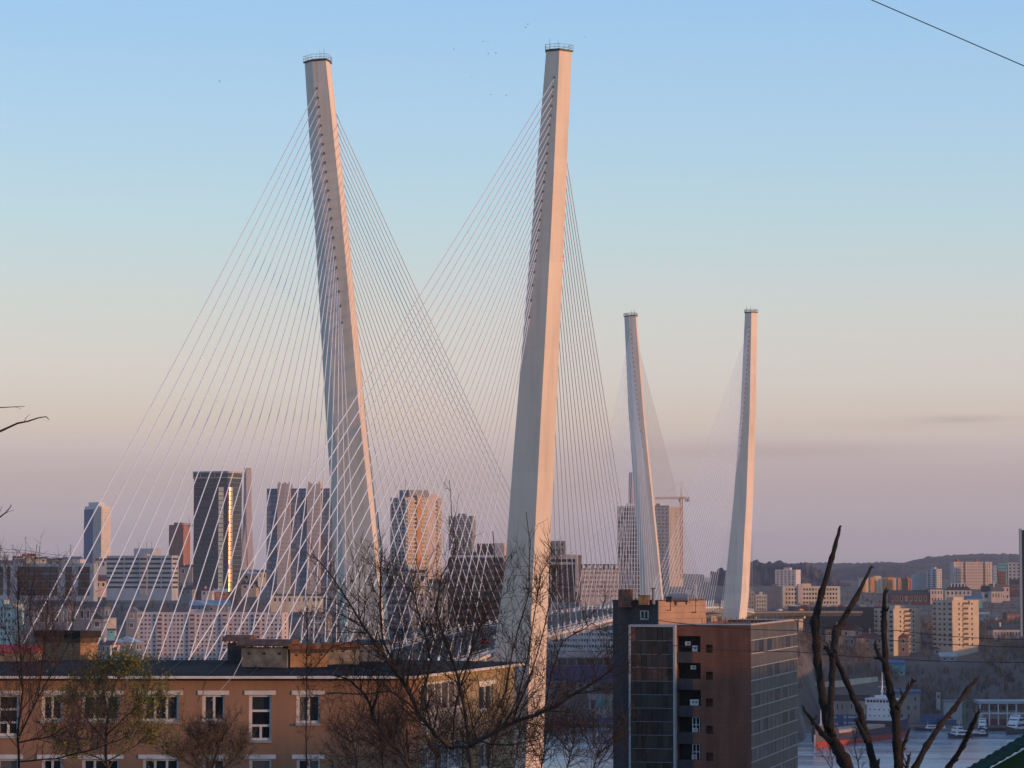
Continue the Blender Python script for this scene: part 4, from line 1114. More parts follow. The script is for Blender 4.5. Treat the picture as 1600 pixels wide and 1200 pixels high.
r, L, R, H, fh = block('quay_hut', 'pale grey boxy hut on the quay beside a green crane leg', 1472, 1502, 1503, 1097, 1138, 1680, 3, 10, wall=WPANEL2, floors=3, cf=0, cr=0, roofbox=False)
part(r, 'roof_slope', GREYW, (-.4, L + .4, -.4, R, H + .01, H + .9))
r, L, R, H, fh = block('shed', 'small pale transformer hut among the trees above the quay', 1460, 1468, 1469, 1082, 1094, 1720, 3, 4, wall=WPANEL2, floors=1, cf=1, cr=0, roofbox=False)
o = tag(empty('crane_leg', (X(1506, 1672), 1672, 2.3)), 'green steel post beside the pale grey quay hut', 'post')
MB().tube([(0, 0, 0), (0, 0, 14)], .45, 6).build('post', mat('green_steel', (.04, .25, .13), .5, .1), o)
MB().tube([(-.8, 0, 14), (3.5, 0, 14.5)], .3, 6).build('arm', MATS['green_steel'], o)
# pier hall with white roof
pz = 2.36
hx0, hx1 = X(1528, 1676), X(1640, 1676)
ph = tag(empty('pier_hall', (hx0, 1676, pz)), 'open white-roofed pier hall behind the moored yachts', 'building')
Lh = hx1 - hx0
part(ph, 'roof', mat('pier_roof', (.40, .46, .50), .5, .1), (-.6, Lh, -3, 16, 12.5, 14.2))
for i in range(8): part(ph, 'column', WHITE, (i * Lh / 8, i * Lh / 8 + .7, -2.6, -1.9, 0, 12.5))
part(ph, 'back_wall', WPANEL2, (0, Lh, 10, 10.4, 0, 12.5))
part(ph, 'gallery', WHITE, (0, Lh, -2.4, -1.5, 6.4, 7.3))
part(ph, 'plinth', MAROON, (2, Lh, -1.4, 9.8, 0, 3.0))
for j in range(12): put('window', winmesh(Lh / 14, 2.6, GLS, WHITE), ph, (Lh * (j + .7) / 12.5, 10, 9.3))
m_ = MB(); m_.box(hx0 - 2, hx1, 1655, 1661.5, .6, 1.6); tag(m_.build('floating_pier', DARKMETAL), 'low floating pier in front of the white-roofed hall', 'pier')
# centre harbour sheds
r, L, R, H, fh = block('office_building', 'white three-storey harbour office below the bridge deck', 846, 985, 986, 985, 1024, 1950, 2, 14, wall=WPANEL, floors=4, cf=30, cr=0, wf=.6, hf=.42, roofbox=False)
r, L, R, H, fh = block('warehouse', 'low harbour shed with pink sunlit fascia and dark bays', 872, 985, 986, 1019, 1044, 1880, -3, 14, wall=SLATE, floors=1, cf=0, cr=0, roofbox=False)
part(r, 'fascia', PINKP, (-.4, L + .4, -.5, -.02, H - 3.3, H + .2))
for j in range(8): put('window', winmesh(L / 8 * .85, 4.2, GLSD), r, (L / 8 * (j + .5), 0, 4.2))
r, L, R, H, fh = block('warehouse', 'long low navy blue shed left of the dark tower', 848, 985, 986, 1040, 1052, 1850, 2, 14, wall=mat('navy_shed', (.04, .06, .16), .7, .1), floors=1, cf=0, cr=0, roofbox=False)
r, L, R, H, fh = block('warehouse', 'brown harbour store with tall openings left of the dark tower', 918, 985, 986, 1086, 1112, 1745, 2, 12, wall=BEIGE, floors=1, cf=0, cr=0, roofbox=False)
for j in range(4): put('window', winmesh(L / 9, 5.0, GLSD), r, (L / 4 * (j + .5), 0, 4.6))
o, L, R, he, hr = house('kiosk', 'white kiosk with teal roof on the quay left of the dark tower', 929, 949, 1090, 1104, 1110, 1725, 2, 6, wall=WPANEL, roof=GREENROOF, cols=3, chim=0, hip=True)
house('shed', 'small pink shed behind the branches left of the teal kiosk', 900, 926, 1062, 1066, 1078, 1790, -6, 8, wall=PINKP, roof=REDROOF, cols=2, chim=0)
house('shed', 'pale flat shed above the pink one in the harbour', 893, 918, 1047, 1052, 1062, 1810, 4, 8, wall=WPANEL2, roof=PALEROOF, cols=2, chim=0)
house('shed', 'grey shed touching the dark tower in the harbour', 940, 965, 1058, 1062, 1076, 1800, 4, 8, wall=WPANEL2, roof=ROOFGREY, cols=3, chim=0)
house('shed', 'reddish shed beside the near right leg foot', 862, 886, 1064, 1068, 1084, 1790, 4, 8, wall=REDBRICK, roof=ROOFGREY, cols=2, chim=0)
house('shed', 'dark machinery shed on the quay under the branches', 896, 920, 1093, 1098, 1126, 1722, 2, 8, wall=SLATE, roof=DARKROOF, cols=3, floors=2, chim=0)

# ---------------------------------------------------------------- the moored ship
pb = at(1273, 1166, 1500); pb.z = 0
ps = Vector((X(1402, 1612), 1612, 0))
sv = ps - pb; SL = sv.length
ship = tag(empty('cargo_ship', pb, math.atan2(sv.y, sv.x)), 'navy cargo ship with red waterline and white superstructure moored in the bay', 'ship')
NAVY = mat('ship_navy', (.035, .04, .075), .5, .15, .2); RED = mat('ship_red', (.44, .075, .05), .6, .15, .3); SWHITE = mat('ship_white', (.80, .81, .82), .5, .06, .3)
BM = 8.6
st = [(0, .03, 11.5), (.02, .22, 11.3), (.06, .55, 10.6), (.12, .85, 9.8), (.121, .85, 6.8), (.2, 1.0, 6.4), (.5, 1.0, 6.2), (.735, 1.0, 6.4), (.736, 1.0, 9.4), (.9, .98, 9.6), (.97, .85, 9.9), (1.0, .62, 10.2)]
def hullring(u, hb, zd, lo, hi):
    flare = 1.0
    w0 = hb * BM * (.75 if lo < 2 else 1.0) * (1 if u > .12 else .8)
    w1 = hb * BM
    return [(u * SL + (2.5 * (1 - u / .12) if u < .12 and lo < 2 else 0), -w0, lo), (u * SL + (2.5 * (1 - u / .12) if u < .12 and lo < 2 else 0), w0, lo), (u * SL, w1, hi), (u * SL, -w1, hi)]
m_ = MB(); m_.loft([hullring(u, hb, zd, -1.5, 2.9) for u, hb, zd in st]); m_.build('lower_hull', RED, ship)
m_ = MB(); m_.loft([[(u * SL, -hb * BM - .02, 2.9), (u * SL, hb * BM + .02, 2.9), (u * SL, hb * BM + .02, zd), (u * SL, -hb * BM - .02, zd)] for u, hb, zd in st]); m_.build('upper_hull', NAVY, ship)
part(ship, 'stem_strip', SWHITE, (-.25, .02, -.35, .35, 0.0, 6.5))
part(ship, 'cargo_hatch', BEIGE, (SL * .15, SL * .42, -BM * .72, BM * .72, 6.3, 8.1)); part(ship, 'cargo_hatch', BEIGE, (SL * .45, SL * .70, -BM * .72, BM * .72, 6.2, 8.1))
q = MB()
for i in range(34): x = SL * (.135 + .595 * i / 33); q.box(x, x + .9, -BM - .12, -BM - .02, 5.3, 6.3)
q.build('bulwark_stays', MAROON, ship, kind='stuff')
part(ship, 'main_deck', MAROON, (SL * .122, SL * .735, -BM * .99, BM * .99, 6.42, 6.55))
x0 = SL * .76
q = MB()
q.loft([[(x0, -7.4, 9.6), (x0 + 14, -7.4, 9.6), (x0 + 14, 7.4, 9.6), (x0, 7.4, 9.6)], [(x0 + .6, -7.2, 18.2), (x0 + 13, -7.2, 18.2), (x0 + 13, 7.2, 18.2), (x0 + .6, 7.2, 18.2)]])
sup = q.build('superstructure', SWHITE, ship)
part(ship, 'bridge_house', SWHITE, (x0 + .3, x0 + 9, -8.2, 8.2, 18.22, 21.4))
part(ship, 'bridge_roof', SWHITE, (x0 - .2, x0 + 9.4, -8.5, 8.5, 21.42, 21.8))
for j in range(8): put('window', winmesh(1.35, 1.25, GLSD), ship, (x0 + .3, -6.7 + j * 1.9, 20.2), -math.pi / 2)
for j in range(4): put('window', winmesh(1.35, 1.25, GLSD), ship, (x0 + 1.6 + j * 2, -8.2, 20.2), 0)
for zz in (12.2, 15.6):
    for j in range(5): put('porthole', winmesh(.7, .7, GLSD), ship, (x0 + (.2 if zz < 13 else .42), -5.5 + j * 2.75, zz), -math.pi / 2)
    for j in range(4): put('porthole', winmesh(.7, .7, GLSD), ship, (x0 + 2.6 + j * 2.8, -7.36 + (0 if zz < 13 else .1), zz), 0)
    q = MB(); q.box(x0 - .5, x0 + 13, -7.9, -7.45, zz - 1.9, zz - 1.75); q.build('deck_ledge', SWHITE, ship)
part(ship, 'wheelhouse_top', SWHITE, (x0 + 2, x0 + 6, -4.5, 3.5, 21.82, 23.4))
m_ = MB(); m_.tube([(x0 + 5, 0, 21.8), (x0 + 5, 0, 36)], [.5, .16], 6); m_.tube([(x0 + 5, -2.2, 28), (x0 + 5, 2.2, 28)], .16, 5); m_.tube([(x0 + 5, -1.4, 31), (x0 + 5, 1.4, 31)], .13, 5); m_.tube([(x0 + 2.6, 0, 25.5), (x0 + 7, 0, 25.5)], .3, 5)
m_.tube([(x0 + 3, 0, 21.8), (x0 + 5, 0, 30)], .16, 4)
m_.build('mast', SWHITE, ship)
m_ = MB(); m_.loft([[(x0 + 14.5, -2.4, 9.7), (x0 + 19, -2.4, 9.7), (x0 + 19, 2.4, 9.7), (x0 + 14.5, 2.4, 9.7)], [(x0 + 15.2, -2, 22), (x0 + 18.4, -2, 22), (x0 + 18.4, 2, 22), (x0 + 15.2, 2, 22)]]); m_.build('funnel', NAVY, ship)
m_ = MB(); m_.tube([(SL * .07, 0, 10.5), (SL * .07, 0, 19)], [.35, .15], 5); m_.build('foremast', SWHITE, ship)
m_ = MB()
for i in range(9): u = i / 8 * .11 + .005; m_.tube([(u * SL, -interp(u, [(a, b_) for a, b_, _ in st]) * BM, 11), (u * SL, -interp(u, [(a, b_) for a, b_, _ in st]) * BM, 12.3)], .06, 4)
m_.build('bow_railing', SWHITE, ship)

def boat(name, label, px, D, Lb, rz, hullm, cabins, wide=.28, mast=0):
    o = tag(empty(name, (X(px, D), D, 0), rz), label, 'boat')
    w_ = Lb * wide / 2; m_ = MB(); rings = []
    for u, hb, zd in ((0, .7, 1.5), (.1, .9, 1.4), (.5, 1, 1.4), (.8, .75, 1.8), (1, .04, 2.5)):
        x = (u - .5) * Lb
        rings.append([(x, -w_ * hb * .75, -.5), (x, w_ * hb * .75, -.5), (x, w_ * hb, zd * Lb / 14), (x, -w_ * hb, zd * Lb / 14)])
    m_.loft(rings); m_.build('hull', hullm, o)
    z = 1.4 * Lb / 14
    for (a, b_, h) in cabins:
        hh = h * Lb / 14
        q = MB(); q.loft([[(a * Lb, -w_ * .8, z), (b_ * Lb, -w_ * .8, z), (b_ * Lb, w_ * .8, z), (a * Lb, w_ * .8, z)], [(a * Lb + .2, -w_ * .7, z + hh), (b_ * Lb - hh * .5, -w_ * .7, z + hh), (b_ * Lb - hh * .5, w_ * .7, z + hh), (a * Lb + .2, w_ * .7, z + hh)]])
        c = q.build('cabin', SWHITE, o)
        for j in range(4): 
            for s in (-1, 1):
                put('window', winmesh((b_ - a) * Lb * .15, hh * .4, GLSD), o, ((a + (b_ - a) * (.15 + .18 * j)) * Lb, s * w_ * .75, z + hh * .6), 0 if s < 0 else math.pi)
        put('window', winmesh(w_ * 1.2, hh * .38, GLSD), o, (b_ * Lb - hh * .32, 0, z + hh * .6), math.pi / 2)
        z += hh
    if mast:
        m_ = MB(); m_.tube([(0, 0, z), (0, 0, z + mast)], [.12, .05], 5); m_.tube([(0, -1, z + mast * .6), (0, 1, z + mast * .6)], .06, 4); m_.build('mast', SWHITE, o)
    return o
boat('tugboat', 'small tug with white wheelhouse left of the yachts', 1497, 1585, 17, math.radians(215), NAVY, [(-.25, .3, 2.0), (-.05, .25, 1.8)], .34, 4)
boat('barge', 'low dark work barge beside the tug', 1519, 1600, 16, math.radians(185), DARKMETAL, [(-.4, -.2, 1.6)], .4, 3)
boat('yacht', 'white motor yacht moored beside the pier hall', 1533, 1640, 20, math.radians(255), NAVY, [(-.3, .25, 1.7), (-.2, .1, 1.5), (-.1, .05, 1.0)], .27, 3)
boat('yacht', 'larger white motor yacht at the right edge of the harbour', 1584, 1625, 28, math.radians(240), mat('yacht_hull_dark', (.05, .07, .07), .4, .1), [(-.32, .25, 1.7), (-.25, .12, 1.4), (-.15, .02, .8)], .27, 3)
boat('motorboat', 'small white motorboat between the tug and the yachts', 1522, 1630, 9, math.radians(200), SWHITE, [(-.2, .2, 1.6)], .33, 0)
boat('workboat', 'dark workboat moored at the quay right of the ship', 1448, 1655, 15, math.radians(180), NAVY, [(-.3, .1, 1.8)], .3, 3)
boat('workboat', 'grey workboat moored next to the dark one', 1475, 1655, 16, math.radians(5), GREYW, [(-.3, .0, 1.7), (-.25, -.05, 1.2)], .3, 4)
# ---------------------------------------------------------------- the brown apartment house in front
BD = 129.0
STUC = mat('brown_stucco', (.275, .162, .105), .92, .16, .5, bump=.12, streak=True)
YEL = mat('yellow_stucco', (.32, .26, .16), .92, .18, .6, bump=.12)
TRIM = mat('white_window_trim', (.58, .58, .57), .7, .1, 1.5)
SILL = mat('zinc_sill', (.30, .31, .32), .5, .1)
ez = Z(1059, BD)
Cx = X(632, BD, 1058); Lx = -48.0
gnd = 70.0
bh = tag(empty('apartment_house', (Cx, BD, gnd)), 'long brown stucco apartment house with dark flat roof in the foreground', 'building')
O = Vector((Cx, BD, gnd))
def bx(px, py=1100): return at(px, py, BD).x - Cx
def bz(py): return Z(py, BD) - gnd
def facade(x0, x1, z0, z1, opens, depth, y=0.0):
    """flat wall with real openings and reveals"""
    m_ = MB()
    xs = sorted({x0, x1, *[o[0] for o in opens], *[o[1] for o in opens]}); zs = sorted({z0, z1, *[o[2] for o in opens], *[o[3] for o in opens]})
    for xa, xb in zip(xs, xs[1:]):
        for za, zb in zip(zs, zs[1:]):
            cx, cz = (xa + xb) / 2, (za + zb) / 2
            if any(o[0] < cx < o[1] and o[2] < cz < o[3] for o in opens): continue
            m_.quad((xa, y, za), (xb, y, za), (xb, y, zb), (xa, y, zb))
    for a, b_, c, d in opens:
        m_.quad((a, y, c), (a, y + depth, c), (a, y + depth, d), (a, y, d)); m_.quad((b_, y, c), (b_, y, d), (b_, y + depth, d), (b_, y + depth, c))
        m_.quad((a, y, d), (a, y + depth, d), (b_, y + depth, d), (b_, y, d)); m_.quad((a, y, c), (b_, y, c), (b_, y + depth, c), (a, y + depth, c))
    return m_
ROW = bz(1083) - bz(1183)    # storey height
specs = []   # (px0, px1, py top, py bottom, kind)
for k in range(4):
    dyp = 100 * k
    for a, b_, yb, kd in ((-245, -190, 1127, 'triple'), (-150, -115, 1127, 'double'), (-80, -45, 1157, 'stair'), (-5, 29, 1150, 'stair'), (65, 97, 1126, 'double'), (128, 186, 1126, 'triple'), (223, 279, 1127, 'triple'), (316, 351, 1127, 'double'), (389, 424, 1157, 'stair'), (463, 500, 1130, 'double')):
        if kd == 'stair' and k > 0: specs.append((a, b_, 1086 + dyp, 1157 + dyp, kd))
        else: specs.append((a, b_, 1086 + dyp, yb + dyp, kd))
opens = []
for a, b_, yt, yb, kd in specs:
    if bz(yb) > .5: opens.append((bx(a, yt), bx(b_, yt), bz(yb), bz(yt)))
H = ez - gnd
wallm = facade(Lx - Cx, 0, -3, H, opens, .28)
gx, gy = X(803, 147, 1040) - Cx, 147.0 - BD
wallm.quad((gx, gy, -3), (Lx + 3 - Cx, gy, -3), (Lx + 3 - Cx, gy, H), (gx, gy, H)); wallm.quad((Lx + 3 - Cx, gy, -3), (Lx - Cx, 0, -3), (Lx - Cx, 0, H), (Lx + 3 - Cx, gy, H))
wallm.build('wall', STUC, bh)
GLH = glass('house_window_glass', (.018, .022, .026), .06, .6, curtain=(.13, .12, .11))
def window_part(root, x0, x1, z0, z1, kind, y=.14, g=GLH, lintel=True):
    m_ = MB(); f = .085
    m_.box(x0, x1, y - .05, y + .08, z1 - f, z1); m_.box(x0, x1, y - .05, y + .08, z0, z0 + f * 1.3)
    m_.box(x0, x0 + f * 1.6, y - .05, y + .08, z0 + f * 1.3, z1 - f); m_.box(x1 - f, x1, y - .05, y + .08, z0 + f * 1.3, z1 - f)
    W = x1 - x0; panes = []
    xi0, xi1, zi0, zi1 = x0 + f * 1.6, x1 - f, z0 + f * 1.3, z1 - f
    def vbar(u, za, zb): m_.box(u - .05, u + .05, y - .055, y + .08, za, zb)
    def hbar(v): m_.box(xi0, xi1, y - .052, y + .08, v - .05, v + .05)
    if kind == 'triple': cuts = [.34, .67]
    elif kind == 'double': cuts = [.52]
    else: cuts = []
    if kind == 'stair':
        v1, v2 = zi0 + (zi1 - zi0) * .30, zi0 + (zi1 - zi0) * .66
        hbar(v1); hbar(v2); um = (xi0 + xi1) / 2; vbar(um, zi0, v1 - .05)
        panes = [(xi0, um - .05, zi0, v1 - .05), (um + .05, xi1, zi0, v1 - .05), (xi0, xi1, v1 + .05, v2 - .05), (xi0, xi1, v2 + .05, zi1)]
    else:
        us = [xi0] + [x0 + W * c for c in cuts] + [xi1]
        for u in us[1:-1]: vbar(u, zi0, zi1)
        for i in range(len(us) - 1): panes.append((us[i] + (.05 if i else 0), us[i + 1] - (.05 if i < len(us) - 2 else 0), zi0, zi1))
    wd = m_.build('window', TRIM, root)
    for a, b_, c, d in panes:
        MB().box(a, b_, y + .02, y + .04, c, d).build('pane', g, wd)
    q = MB(); q.box(x0 - .02, x1 + .02, -.13, .08, z0 - .10, z0 - .003); q.build('sill', SILL, wd)
    if lintel:
        q = MB(); q.box(x0 - .2, x1 + .2, -.045, -.002, z1 + .005, z1 + .20); q.build('lintel', TRIM, wd)
    # dark sheet painted in place of the dim room behind the glass
    q = MB(); q.box(x0 + .02, x1 - .02, .275, .29, z0, z1); q.build('dim_room_sheet', mat('dark_room', (.03, .028, .028), .9, .3, 1.2), wd)
    return wd
for (a, b_, yt, yb, kd), op in zip([s for s in specs if bz(s[3]) > .5], opens):
    window_part(bh, *op, kd)
# receding right-hand side: local frame along the side wall
side = Vector((gx, gy, 0)); SLn = side.length; sang = math.atan2(gy, gx)
def S(px, D0=None):
    """distance along the side wall of a photograph column"""
    k = (px - 800) / F; cx, cy = Cx, BD; dx, dy = gx / SLn, gy / SLn
    return (k * cy - cx) / (dx - k * dy)
def side_part(name, m, x0, x1, y0, y1, z0, z1, parent=bh):
    q = MB().box(x0, x1, y0, y1, z0, z1).build(name, m, parent)
    q.rotation_euler = (0, 0, sang); return q
def sz(px, py):
    D = BD + S(px) * gy / SLn
    return Z(py, D) - gnd
s1, s2 = S(656), S(722)
def side_mesh(name, mb, m, parent=bh):
    q = mb.build(name, m, parent); q.rotation_euler = (0, 0, sang); return q
side_mesh('corner_wall', facade(0.0, s1, -3, H, [], .2), STUC)
wz0, wz1 = sz(760, 1110), sz(760, 1070); w0, w1 = S(749), S(771)
sop = [(w0, w1, wz0 - ROW * k, wz1 - ROW * k) for k in range(3)]
lop = [(s1 + .25, s2, H - 2.75 - ROW * k, H - .35 - ROW * k) for k in range(4)]
side_mesh('gable_wall', facade(s1, SLn, -3, H, sop + lop, .3), YEL)
for op in sop:
    wd = window_part(bh, *op, 'double'); wd.rotation_euler = (0, 0, sang)
for op in lop:
    q = MB(); q.box(op[0], op[1], .9, .95, op[2], op[3]); side_mesh('loggia_back', q, mat('loggia_dark', (.06, .055, .05), .9, .2))
    q = MB(); n_ = 6
    for i in range(n_ + 1):
        u = op[0] + (op[1] - op[0]) * i / n_; q.box(u - .05, u + .05, .02, .12, op[2], op[3])
    q.box(op[0], op[1], .015, .125, op[2] + 1.0, op[2] + 1.1); q.box(op[0], op[1], .015, .125, op[3] - .1, op[3])
    gl = side_mesh('balcony_glazing', q, TRIM)
    for i in range(n_):
        u0, u1 = op[0] + (op[1] - op[0]) * i / n_ + .05, op[0] + (op[1] - op[0]) * (i + 1) / n_ - .05
        MB().box(u0, u1, .05, .07, op[2] + 1.1, op[3] - .1).build('pane', glass('balcony_glass', (.10, .10, .10), .12, .7), gl)
        MB().box(u0, u1, .05, .07, op[2], op[2] + 1.0).build('apron_panel', mat('apron_white', (.40, .40, .39), .8, .2, 2.0), gl)
part(bh, 'vent_panel', DARKMETAL, (-.02, -.01, 0, 0, 0, 0)) if False else None
# roof: overhanging low hip with bitumen sheet and white edge board
ov = .55
fl, fr, br, bl = Vector((Lx - Cx - 2, -ov, H)), Vector((ov * .8, -ov, H)), Vector((gx + ov + .1, gy + ov, H)), Vector((Lx - Cx + 2, gy + ov, H))
r0, r1 = Vector((Lx - Cx + 3, gy * .42, H + .42)), Vector((gx * .4 - 2.4, gy * .45, H + .42))
up = Vector((0, 0, .14))
q = MB()
for f_ in ((fl, fr, r1, r0), (fr, br, r1), (br, bl, r0, r1), (bl, fl, r0)):
    v = [p + up for p in f_]
    (q.quad if len(v) == 4 else q.tri)(*v)
q.quad(fl + up * .0, bl + up * .0, br + up * .0, fr + up * .0)
rf = q.build('roof', BITUMEN, bh)
q = MB()
for a, b_ in ((fl, fr), (fr, br), (br, bl), (bl, fl)):
    d = (b_ - a).normalized(); nrm = Vector((d.y, -d.x, 0)) * .02
    q.loft([[a + nrm + Vector((0, 0, -.02)), a - nrm * 4 + Vector((0, 0, -.02)), a - nrm * 4 + Vector((0, 0, .10)), a + nrm + Vector((0, 0, .10))], [b_ + nrm + Vector((0, 0, -.02)), b_ - nrm * 4 + Vector((0, 0, -.02)), b_ - nrm * 4 + Vector((0, 0, .10)), b_ + nrm + Vector((0, 0, .10))]])
q.build('edge_board', TRIM, rf)
q = MB()
rb = random.Random(4)
for i in range(26):    # lapped seams of the roofing sheet, dropped a little out of line
    x = Lx - Cx + i * 1.9 + rb.uniform(-.15, .15)
    if x > -1: break
    a = Vector((x, -ov + .02, H + .146)); b_ = Vector((x + rb.uniform(-.1, .1), gy * .42 - .1, H + .56 + .004))
    q.loft([[a + Vector((-.03, 0, 0)), a + Vector((.03, 0, 0)), a + Vector((.03, 0, .012)), a + Vector((-.03, 0, .012))], [b_ + Vector((-.03, 0, 0)), b_ + Vector((.03, 0, 0)), b_ + Vector((.03, 0, .012)), b_ + Vector((-.03, 0, .012))]])
q.build('roof_seams', mat('bitumen_seam', (.03, .032, .036), .7, .2, 2.0), rf, kind='stuff')
# vent blocks and chimneys on the roof
BRK = brickmat('old_brick', (.34, .20, .10), (.27, .15, .08), (.30, .25, .2), .26, .085)
PLAS = mat('stained_plaster', (.26, .23, .18), .95, .3, 1.4, bump=.3, col2=(.08, .07, .055))
OCH = mat('ochre_plaster', (.38, .22, .11), .95, .25, 1.6, bump=.3, col2=(.20, .11, .06))
def roof_block(name, label, px0, px1, y0, y1, D, th, dep, body, cover, style, pc=None):
    pc = pc or px1
    o, L, R, rz = frame_of(pc, px0, px1, D, th, dep)
    zt, zb = Z(y0, D), Z(y1, D)
    root = tag(empty(name, (o.x, o.y, zb), rz), label, 'chimney')
    h = zt - zb
    part(root, 'body', body, (0, L, 0, R, -.6, h * .78))
    if style == 'slab':
        part(root, 'cap', cover, (-.12, L + .12, -.12, R + .12, h * .78 + .003, h))
        part(root, 'soot_band', mat('sooty_brick', (.10, .075, .055), .95, .3, 2.0), (-.03, L + .03, -.03, R + .03, h * .62, h * .775))
    else:
        q = MB(); n_ = 8; ring0, ring1 = [], []
        for i in range(n_ + 1):
            t_ = i / n_; y = -.25 + (R + .5) * t_; z = h * .80 + .12 + (h * .22) * math.sin(math.pi * t_)
            ring0.append((-.2, y, z)); ring1.append((L + .2, y, z))
        top0 = ring0 + [(-.2, R + .25, h * .80 + .06), (-.2, -.25, h * .80 + .06)]; top1 = ring1 + [(L + .2, R + .25, h * .80 + .06), (L + .2, -.25, h * .80 + .06)]
        q.loft([top0, top1]); q.build('cover', cover, root)
        q = MB()
        for x in (0.05, L / 2, L - .1):
            for y in (.05, R - .1): q.box(x, x + .06, y, y + .06, h * .78, h * .80 + .1)
        q.build('struts', DARKMETAL, root)
    for j in range(3):
        x = L * (j + .5) / 3
        part(root, 'flue_opening', DARKMETAL, (x - .07, x + .07, -.012, .02, h * .50, h * .60))
    return root
roof_block('brick_chimney', 'brick chimney block with sunlit yellow end behind the left trees', 62, 155, 986, 1035, 138, 38, 1.6, BRK, BITUMEN, 'slab', 126)
roof_block('vent_block', 'dark vent box with domed tin cover on the brown roof', 357, 385, 997, 1033, 136, 10, 1.0, DARKMETAL, RUST, 'dome')
roof_block('vent_block', 'stained plaster vent block with rusty curved cover, middle of the roof', 379, 452, 1004, 1043, 132.5, 14, 1.3, PLAS, RUST, 'dome', 449)
roof_block('vent_block', 'ochre vent block glowing in the sun, right of the stained one', 455, 512, 1006, 1044, 133, -14, 1.3, OCH, RUST, 'slab', 512)
roof_block('vent_block', 'long sooty vent block with rusty roof sheet right of the ochre one', 512, 562, 1004, 1034, 134.5, -8, 1.2, PLAS, RUST, 'slab', 562)
roof_block('vent_block', 'small grey vent box half hidden by the tree on the roof', 560, 600, 1004, 1034, 136, 8, 1.0, GREYW, DARKMETAL, 'dome', 598)
# red sheet-metal ridge far left on the roof
o = tag(empty('roof_hatch', (X(-30, 136), 136, Z(1028, 136))), 'low red sheet-metal roof hatch at the left edge of the brown house', 'hatch')
part(o, 'base', PLAS, (0, 2.7, 0, 1.4, -.8, .25))
q = MB(); q.v = [(-.1, -.15, .25), (2.8, -.15, .25), (2.8, 1.55, .25), (-.1, 1.55, .25), (-.1, .7, .62), (2.8, .7, .62)]
q.f = [(0, 1, 5, 4), (2, 3, 4, 5), (1, 2, 5), (3, 0, 4), (0, 3, 2, 1)]; q.m = [0] * 5; q.build('lid', mat('red_sheet', (.42, .05, .04), .5, .15, 1.0), o)
# thin aerial wires and stay on the roof edge
def wire(label, pts, r, m=None, sag=0, name='overhead_wire'):
    P = []
    for a, b_ in zip(pts, pts[1:]):
        for i in range(10):
            t_ = i / 10; P.append(a.lerp(b_, t_) - Vector((0, 0, sag * 4 * t_ * (1 - t_))))
    P.append(pts[-1])
    return tag(MB().tube(P, r, 4).build(name, m or DARKMETAL), label, 'wire')
wire('thin pale cable drooping over the roof edge beside the stained vent block', [at(379, 1028, 132), at(366, 1054, 128.4), at(330, 1095, 128.7)], .012, WHITE)

# ---------------------------------------------------------------- the dark tower block
TD = 331.0; TH = 14.0
o, TL, TR, trz = frame_of(1172, 1054, 1243, TD, TH, 20)
zt = Z(977, TD); tg = 30.0
tw = tag(empty('tower_block', (o.x, o.y, tg), trz), 'dark brown and charcoal tower block with glass bay and recessed balconies', 'building')
TB_ = brickmat('tower_rust_panel', (.19, .085, .058), (.175, .078, .054), (.125, .058, .042), 1.25, .62, .75, .012); CH = brickmat('tower_charcoal', (.058, .061, .072), (.052, .055, .065), (.036, .038, .045), 1.25, .62, .75, .012) if True else mat('x', (.075, .08, .095), .7, .1, .3); GB = mat('tower_greybrown', (.15, .12, .11), .75, .1, .3)
TH_ = zt - tg
FLR = Z(1000, TD) - Z(1042.3, TD)
def tx(px): return TL * (px - 1054.0) / (1172 - 1054.0)
def tzz(py): return Z(py, TD + 1) - tg
nfl = int(TH_ / FLR)
ops, ops2 = [], []
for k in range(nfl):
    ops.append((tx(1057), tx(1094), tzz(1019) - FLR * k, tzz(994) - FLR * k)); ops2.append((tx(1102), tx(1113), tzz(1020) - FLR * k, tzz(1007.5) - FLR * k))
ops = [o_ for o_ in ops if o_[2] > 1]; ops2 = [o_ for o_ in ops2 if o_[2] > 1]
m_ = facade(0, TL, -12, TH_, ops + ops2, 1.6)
m_.quad((TL, TR, -12), (0, TR, -12), (0, TR, TH_), (TL, TR, TH_)); m_.quad((0, TR, -12), (0, 0, -12), (0, 0, TH_), (0, TR, TH_)); m_.quad((TL, 0, -12), (TL, TR, -12), (TL, TR, TH_), (TL, 0, TH_))
m_.build('wall', TB_, tw)
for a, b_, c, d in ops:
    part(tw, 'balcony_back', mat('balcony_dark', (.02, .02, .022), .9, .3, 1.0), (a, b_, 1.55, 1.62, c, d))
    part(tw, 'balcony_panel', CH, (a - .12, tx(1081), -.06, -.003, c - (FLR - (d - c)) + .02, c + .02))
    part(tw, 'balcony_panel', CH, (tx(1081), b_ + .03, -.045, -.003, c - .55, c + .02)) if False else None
for a, b_, c, d in ops2: part(tw, 'niche_back', mat('niche_brown', (.20, .12, .08), .9, .2), (a, b_, 1.0, 1.07, c, d))
